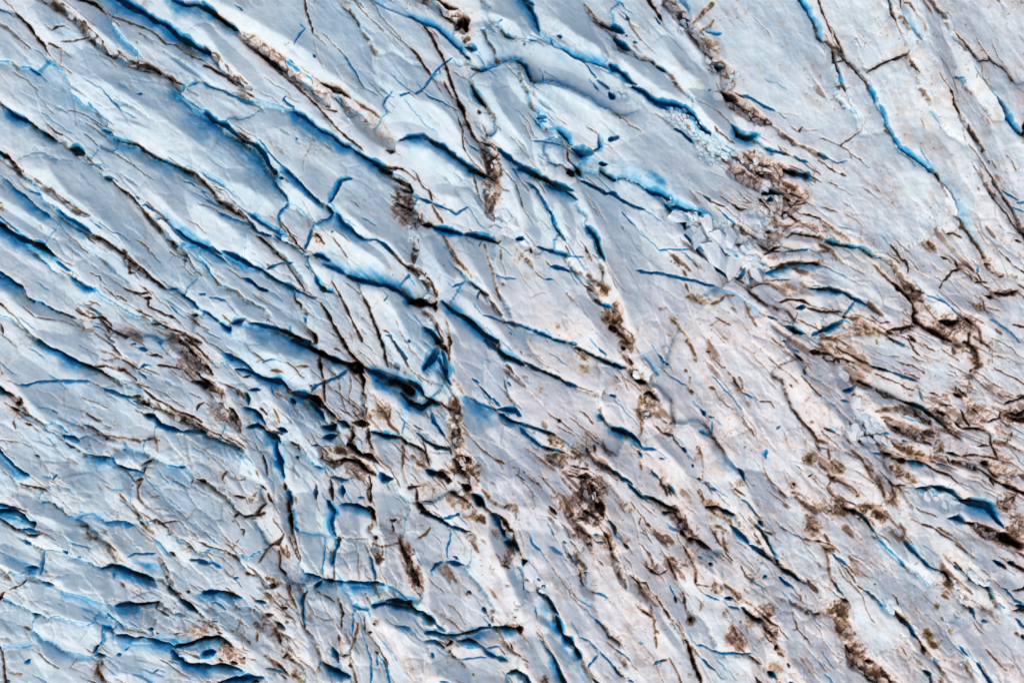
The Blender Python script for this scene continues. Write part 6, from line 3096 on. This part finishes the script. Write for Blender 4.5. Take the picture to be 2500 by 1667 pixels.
# ------------------------------------------------------------------ materials
def ice_material():
    m = bpy.data.materials.new("glacier_ice")
    m.use_nodes = True
    nt = m.node_tree; N = nt.nodes; L = nt.links
    N.clear()
    o = N.new("ShaderNodeOutputMaterial"); p = N.new("ShaderNodeBsdfPrincipled")
    L.new(p.outputs[0], o.inputs[0])
    geo = N.new("ShaderNodeNewGeometry")
    def attr(n):
        a = N.new("ShaderNodeAttribute"); a.attribute_name = n; return a.outputs["Fac"]
    def noise(scale, detail, rough=0.55):
        n = N.new("ShaderNodeTexNoise"); n.inputs["Scale"].default_value = scale
        n.inputs["Detail"].default_value = detail; n.inputs["Roughness"].default_value = rough
        L.new(geo.outputs["Position"], n.inputs["Vector"]); return n.outputs["Fac"]
    def math_(op, a, b, c=None, clamp=False):
        n = N.new("ShaderNodeMath"); n.operation = op; n.use_clamp = clamp
        for i, v in enumerate((a, b, c)):
            if v is None: continue
            if isinstance(v, (int, float)): n.inputs[i].default_value = v
            else: L.new(v, n.inputs[i])
        return n.outputs[0]
    def mixc(f, a, b):
        n = N.new("ShaderNodeMix"); n.data_type = 'RGBA'
        if isinstance(f, (int, float)): n.inputs[0].default_value = f
        else: L.new(f, n.inputs[0])
        for i, v in ((6, a), (7, b)):
            if isinstance(v, tuple): n.inputs[i].default_value = (*v, 1)
            else: L.new(v, n.inputs[i])
        return n.outputs[2]
    def ramp(f, stops):
        n = N.new("ShaderNodeValToRGB")
        e = n.color_ramp.elements
        while len(e) < len(stops): e.new(0.5)
        for q, (pos, c) in zip(e, stops): q.position = pos; q.color = (*c, 1)
        L.new(f, n.inputs[0]); return n.outputs[0]
    fine = noise(1.6, 5); mid = noise(0.25, 4); grain = noise(6.0, 3)
    cold = ramp(mid, [(0.3, (0.62, 0.765, 0.775)), (0.7, (0.765, 0.845, 0.84))])
    warmc = ramp(mid, [(0.3, (0.725, 0.685, 0.655)), (0.7, (0.825, 0.80, 0.78))])
    crust = mixc(attr("warm"), cold, warmc)
    blue = attr("blue"); dirt = attr("dirt"); tint = attr("tint")
    bl = math_('MULTIPLY', math_('MULTIPLY_ADD', math_('SUBTRACT', fine, 0.5), 0.22, blue), 1.3, None, True)
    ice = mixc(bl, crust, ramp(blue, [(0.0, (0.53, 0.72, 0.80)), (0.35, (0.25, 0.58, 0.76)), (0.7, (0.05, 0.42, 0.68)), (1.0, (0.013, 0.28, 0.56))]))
    d1 = math_('MULTIPLY_ADD', math_('SUBTRACT', fine, 0.5), 0.38, dirt)
    d2 = math_('MULTIPLY_ADD', math_('SUBTRACT', grain, 0.5), 0.3, d1, True)
    gate = math_('MULTIPLY', dirt, 2.2, None, True)
    dfin = math_('MULTIPLY', d2, gate, None, True)
    silt = ramp(tint, [(0.0, (0.010, 0.007, 0.006)), (0.3, (0.072, 0.032, 0.021)), (0.6, (0.085, 0.044, 0.019)), (1.0, (0.30, 0.165, 0.05))])
    film = N.new("ShaderNodeMix"); film.data_type = 'RGBA'; film.blend_type = 'MULTIPLY'
    L.new(math_('MULTIPLY', dfin, 1.9, None, True), film.inputs[0]); L.new(ice, film.inputs[6])
    L.new(ramp(tint, [(0.0, (0.74, 0.56, 0.45)), (0.4, (0.80, 0.56, 0.42)), (0.65, (0.80, 0.60, 0.38)), (1.0, (0.88, 0.66, 0.38))]), film.inputs[7])
    thick = math_('MULTIPLY_ADD', dfin, 1.6, -0.58, True)
    col = mixc(thick, film.outputs[2], silt)
    L.new(col, p.inputs["Base Color"])
    rr = math_('MULTIPLY_ADD', dfin, 0.35, 0.55)
    L.new(rr, p.inputs["Roughness"])
    p.inputs["Specular IOR Level"].default_value = 0.15
    b = N.new("ShaderNodeBump"); b.inputs["Strength"].default_value = 0.22; b.inputs["Distance"].default_value = 0.12
    hsum = math_('ADD', fine, math_('MULTIPLY', grain, 0.4))
    L.new(hsum, b.inputs["Height"]); L.new(b.outputs[0], p.inputs["Normal"])
    return m
MAT = ice_material()


def chunk_material(name, silty):
    m = bpy.data.materials.new(name)
    m.use_nodes = True
    nt = m.node_tree; N = nt.nodes; L = nt.links
    p = N["Principled BSDF"]
    geo = N.new("ShaderNodeNewGeometry")
    n = N.new("ShaderNodeTexNoise"); n.inputs["Scale"].default_value = 1.3; n.inputs["Detail"].default_value = 5
    L.new(geo.outputs["Position"], n.inputs["Vector"])
    oi = N.new("ShaderNodeObjectInfo")
    ad = N.new("ShaderNodeMath"); ad.operation = 'MULTIPLY_ADD'; ad.inputs[1].default_value = 0.45
    L.new(oi.outputs["Random"], ad.inputs[0]); L.new(n.outputs["Fac"], ad.inputs[2])
    r = N.new("ShaderNodeValToRGB")
    e = r.color_ramp.elements
    if silty:
        st = [(0.34, (0.05, 0.03, 0.022)), (0.46, (0.25, 0.18, 0.145)), (0.62, (0.48, 0.43, 0.40)), (0.9, (0.66, 0.66, 0.655))]
    else:
        st = [(0.40, (0.42, 0.62, 0.72)), (0.62, (0.63, 0.72, 0.75)), (0.9, (0.75, 0.775, 0.78))]
    while len(e) < len(st): e.new(0.5)
    for q, (a, c) in zip(e, st): q.position = a; q.color = (*c, 1)
    L.new(ad.outputs[0], r.inputs[0]); L.new(r.outputs[0], p.inputs["Base Color"])
    p.inputs["Roughness"].default_value = 0.65
    p.inputs["Specular IOR Level"].default_value = 0.15
    b = N.new("ShaderNodeBump"); b.inputs["Strength"].default_value = 0.4; b.inputs["Distance"].default_value = 0.1
    n2 = N.new("ShaderNodeTexNoise"); n2.inputs["Scale"].default_value = 3.0; n2.inputs["Detail"].default_value = 4
    L.new(geo.outputs["Position"], n2.inputs["Vector"])
    L.new(n2.outputs["Fac"], b.inputs["Height"]); L.new(b.outputs[0], p.inputs["Normal"])
    return m
MAT_CLEAN = chunk_material("clean_ice_chunk", False)
MAT_SILTY = chunk_material("silty_ice_chunk", True)

# ------------------------------------------------------------------ the faces of each ridge
# each face takes the ridge under its (bent) centre; outside the frame the ice is plain setting
fx = 0.25 * (WX[:-1, :-1] + WX[1:, :-1] + WX[:-1, 1:] + WX[1:, 1:]); fy = 0.25 * (WY[:-1, :-1] + WY[1:, :-1] + WY[:-1, 1:] + WY[1:, 1:])
FL = lab[np.clip(np.round(fy / SC).astype(int), 0, sh - 1), np.clip(np.round(fx / SC).astype(int), 0, sw - 1)]
cx = 0.5 * (GX[:-1, :-1] + GX[1:, 1:]); cy = 0.5 * (GY[:-1, :-1] + GY[1:, 1:])
OUTSIDE = (cx < -22) | (cx > PW + 22) | (cy < -22) | (cy > PH + 22)
FL = np.where(OUTSIDE, -1, FL)
# parts of a ridge: its weathered surface, the bare blue walls, the silt seams
wallm = blur(((BLUE > 0.42) & (DEPTH > 4.0)).astype(np.float32), 1)
siltm = blur(np.clip(DIRT, 0, 1), 1)
PT = np.zeros((NY, NX), np.int8)
PT[wallm > 0.5] = 1
PT[siltm > 0.45] = 2
FP = PT[:-1, :-1]

def components(key):
    """4-connected pieces of equal key"""
    H, W = key.shape
    p = np.arange(H * W, dtype=np.int64)
    k = key.ravel(); g = p.reshape(H, W)
    eh = (key[:, 1:] == key[:, :-1]); ev = (key[1:, :] == key[:-1, :])
    A = np.concatenate([g[:, 1:][eh], g[1:, :][ev]]); B = np.concatenate([g[:, :-1][eh], g[:-1, :][ev]])
    while True:
        pa = p[A]; pb = p[B]
        m = pa != pb
        if not m.any():
            break
        A = A[m]; B = B[m]; pa = pa[m]; pb = pb[m]
        hi = np.maximum(pa, pb); lo = np.minimum(pa, pb)
        np.minimum.at(p, hi, lo)
        while True:
            q = p[p]
            if (q == p).all():
                break
            p = q
    return p.reshape(H, W)

inside = FL >= 0
for it in range(3):                     # scraps too small to tell apart join what lies round them
    key = np.where(inside, FL.astype(np.int64) * 4 + FP, -1)
    comp = components(key)
    _, inv, cnt = np.unique(comp, return_inverse=True, return_counts=True)
    size = cnt[inv.reshape(comp.shape)]
    small = inside & (size < (45 if it < 2 else 30))
    if not small.any():
        break
    if it == 0:
        FP = np.where(small & (FP > 0), 0, FP)
    else:
        # take the key of a larger neighbour
        for dy, dx in ((0, 1), (0, -1), (1, 0), (-1, 0)) * 5:
            nb = np.roll(key, (dy, dx), (0, 1)); ns = np.roll(~small, (dy, dx), (0, 1))
            t = small & ns & (nb >= 0)
            key = np.where(t, nb, key); small = small & ~t
        FL = np.where(inside, key // 4, FL); FP = np.where(inside, key % 4, FP)
comp = components(np.where(inside, FL.astype(np.int64) * 4 + FP, -1))

V = np.empty((NY, NX, 3), np.float32)
V[..., 0] = (GX - PW / 2) * S; V[..., 1] = (PH / 2 - GY) * S; V[..., 2] = HT * S
VF = V.reshape(-1, 3)
WF = WARM.ravel().astype(np.float32)
BF, DF, TF = BLUE.ravel().astype(np.float32), np.clip(DIRT, 0, 1).ravel().astype(np.float32), TINT.ravel().astype(np.float32)
# smooth normals from the whole field, so that no seam shows where two meshes meet
dzdx = np.gradient(V[..., 2], V[0, :, 0], axis=1); dzdy = np.gradient(V[..., 2], V[:, 0, 1], axis=0)
NRM = np.stack([-dzdx, -dzdy, np.ones_like(dzdx)], -1)
NRM /= np.linalg.norm(NRM, axis=-1, keepdims=True)
NRM = NRM.reshape(-1, 3).astype(np.float32)

def ice_mesh(name, quads, origin):
    used, inv = np.unique(quads.ravel(), return_inverse=True)
    inv = inv.astype(np.int32).ravel()
    me = bpy.data.meshes.new(name)
    nv, nf = len(used), len(quads)
    me.vertices.add(nv); me.vertices.foreach_set("co", (VF[used] - origin).astype(np.float32).ravel())
    me.loops.add(nf * 4); me.loops.foreach_set("vertex_index", inv)
    me.polygons.add(nf)
    me.polygons.foreach_set("loop_start", np.arange(0, nf * 4, 4, dtype=np.int32))
    me.polygons.foreach_set("loop_total", np.full(nf, 4, np.int32))
    me.polygons.foreach_set("use_smooth", np.ones(nf, bool))
    for nm, arr in (("blue", BF), ("dirt", DF), ("tint", TF), ("warm", WF)):
        at = me.attributes.new(nm, 'FLOAT', 'POINT')
        at.data.foreach_set("value", arr[used])
    me.update(calc_edges=True)
    me.normals_split_custom_set_from_vertices(NRM[used])
    me.materials.append(MAT)
    return me

idx = np.arange(NX * NY).reshape(NY, NX)
Q = np.stack([idx[1:, :-1], idx[1:, 1:], idx[:-1, 1:], idx[:-1, :-1]], -1)
q0 = Q[FL < 0]
field = bpy.data.objects.new("glacier_field", ice_mesh("glacier_field", q0, np.zeros(3, np.float32)))
COL.objects.link(field)
field["kind"] = "structure"
PART_NAMES = ("ice_surface", "blue_wall", "silt_seam")
CATN = {'ridge': 'ice_ridge', 'slab': 'ice_slab', 'block': 'ice_block_mass', 'dome': 'ice_dome', 'serac': 'serac', 'fin': 'ice_fin', 'prism': 'ice_prism'}
for si, (label, ax, cat) in enumerate(SEEDS):
    mine = FL == si
    nf = int(mine.sum())
    if nf < 60:
        continue
    ids = Q[mine][:, 0]
    c = VF[ids].mean(0); c[2] = VF[ids, 2].min()
    nm = 'serac' if cat == 'serac' else 'ice_' + cat
    root = bpy.data.objects.new(nm, None)
    root.empty_display_size = 2.0
    root.location = [float(v) for v in c]
    COL.objects.link(root)
    root["label"] = label
    root["category"] = 'serac' if cat == 'serac' else 'ice ' + cat
    root["group"] = "ridges and blocks of the crevassed glacier"
    root["kind"] = "thing"
    qm = Q[mine]; cm = comp[mine]; fm = FP[mine]
    order = np.argsort(cm, kind='stable')
    qm = qm[order]; cm = cm[order]; fm = fm[order]
    cuts = np.flatnonzero(np.diff(cm)) + 1
    pieces = sorted(zip(np.split(qm, cuts), np.split(fm, cuts)), key=lambda t: -len(t[0]))
    for qq, ff in pieces:
        pn = PART_NAMES[int(ff[0])]
        ob = bpy.data.objects.new(pn, ice_mesh(pn, qq, c))
        COL.objects.link(ob)
        ob.parent = root

# ------------------------------------------------------------------ loose ice: single blocks and silt-stained lumps
def chunk_mesh(name, seed, mat):
    r = random.Random(seed)
    bm = bmesh.new()
    bmesh.ops.create_icosphere(bm, subdivisions=3, radius=1.0)
    planes = []
    ns = r.randint(4, 6)
    a0 = r.uniform(0, 6.28)
    for i in range(ns):                                 # broken sides
        a = a0 + (i + r.uniform(-0.3, 0.3)) * 2 * math.pi / ns
        v = np.array([math.cos(a), math.sin(a), r.uniform(-0.2, 0.5)]); v /= np.linalg.norm(v)
        planes.append((v, r.uniform(0.34, 0.60)))
    for i in range(3):                                  # uneven top
        v = np.array([r.gauss(0, 0.3), r.gauss(0, 0.3), 1.0]); v /= np.linalg.norm(v)
        planes.append((v, r.uniform(0.42, 0.6)))
    ph = [r.uniform(0, 6.3) for _ in range(6)]
    for v in bm.verts:
        p = np.array(v.co[:])
        for n, d in planes:
            e = p @ n - d
            if e > 0: p = p - n * e
        k = 1 + 0.05 * math.sin(5 * p[0] + ph[0]) * math.sin(6 * p[1] + ph[1]) + 0.03 * math.sin(13 * p[0] + ph[2] + 9 * p[2]) + 0.03 * math.sin(14 * p[1] + ph[3])
        v.co = (p[0] * 0.92 * k, p[1] * 0.92 * k, p[2] * 0.6 * k)
    me = bpy.data.meshes.new(name)
    bm.to_mesh(me); bm.free()
    me.polygons.foreach_set("use_smooth", np.zeros(len(me.polygons), bool))
    me.materials.append(mat)
    return me
CLEAN = [chunk_mesh("ice_chunk", 10 + i, MAT_CLEAN) for i in range(10)]
SILTY = [chunk_mesh("silty_chunk", 50 + i, MAT_SILTY) for i in range(10)]

def height_at(x, y):
    return float(bil(HT, np.array([np.interp(y, YS, np.arange(NY))]), np.array([np.interp(x, XS, np.arange(NX))]))[0])

def chunk(name, meshes, x, y, sz, rnd, label, cat, group, flat=1.0):
    ob = bpy.data.objects.new(name, meshes[rnd.randrange(len(meshes))])
    COL.objects.link(ob)
    hs = [height_at(x + sz * 0.3 * a, y + sz * 0.3 * b) for a, b in ((0, 0), (1, 0), (-1, 0), (0, 1), (0, -1))]
    z = 0.5 * (max(hs) + sum(hs) / 5) - (0.16 if meshes is SILTY else -0.02) * sz
    ob.location = ((x - PW / 2) * S, (PH / 2 - y) * S, z * S)
    ob.rotation_euler = (rnd.uniform(-0.3, 0.3), rnd.uniform(-0.3, 0.3), math.radians(-47) + rnd.gauss(0, 0.5))
    ob.scale = (sz * S * rnd.uniform(0.85, 1.45), sz * S * rnd.uniform(0.6, 0.95), sz * S * rnd.uniform(0.5, 0.8) * flat)
    ob["label"] = label; ob["category"] = cat; ob["group"] = group
    return ob

OWN = []
for ln in OWN_BLOCKS.strip().splitlines():
    l, p = ln.split('|'); OWN.append((l.strip(), *[float(v) for v in p.split(',')]))
PLACES = []
for ln in BLOCK_PLACES.strip().splitlines():
    l, p = ln.split('|'); PLACES.append((l.strip(), *[float(v) for v in p.split(',')]))
rnd = random.Random(4)
for x, y, sz in list(BLOCKS):          # crumbs round the blocks
    for _ in range(1):
        a = rnd.uniform(0, 6.28)
        if sz < 16 and len(BLOCKS) < 290:
            BLOCKS.append((x + math.cos(a) * sz * 0.8, y + math.sin(a) * sz * 0.8, sz * rnd.uniform(0.3, 0.6)))
seen_own = set()
for x, y, sz in BLOCKS:
    lb = None
    for l, ox, oy in OWN:
        if math.hypot(x - ox, y - oy) < 9 and l not in seen_own and sz > 18:
            lb = l; seen_own.add(l)
    pl = min(PLACES, key=lambda q: math.hypot(x - q[1], y - q[2]))[0]
    if lb is None:
        lb = "small white ice chunk in " + pl
    chunk("ice_block", CLEAN, x, y, sz, rnd, lb, "ice block", "loose ice in " + pl)

# lumps lying in the silted gullies, the largest as things
GP = []
for ln in GULLY_PLACES.strip().splitlines():
    l, p = ln.split('|'); GP.append((l.strip(), *[float(v) for v in p.split(',')]))
cand = []
for k, pars, pts in FEATS:
    if k != 'G':
        continue
    w = pars[0] * T
    seg = np.linalg.norm(np.diff(pts, axis=0), axis=1)
    L = seg.sum(); cum = np.concatenate([[0], np.cumsum(seg)])
    n = int(L * w / 230.0) + 1
    for _ in range(n):
        t = rnd.uniform(0, L)
        px = np.interp(t, cum, pts[:, 0]); py = np.interp(t, cum, pts[:, 1])
        r = rnd.uniform(-0.42, 0.42) * w; a = rnd.uniform(0, 2 * math.pi)
        cand.append((rnd.uniform(7, 13) * (0.8 + 0.006 * w) * (1.35 if rnd.random() < 0.2 else 1.0), px + r * math.cos(a), py + r * math.sin(a)))
cand = [c for c in cand if 0 < c[1] < PW and 0 < c[2] < PH]
cand.sort(reverse=True)
for sz, x, y in cand[:150]:
    pl = min(GP, key=lambda q: math.hypot(x - q[1], y - q[2]))[0]
    chunk("silty_ice_lump", SILTY, x, y, sz, rnd, "silt-stained ice lump lying in " + pl, "ice lump", "lumps in " + pl, 0.8)
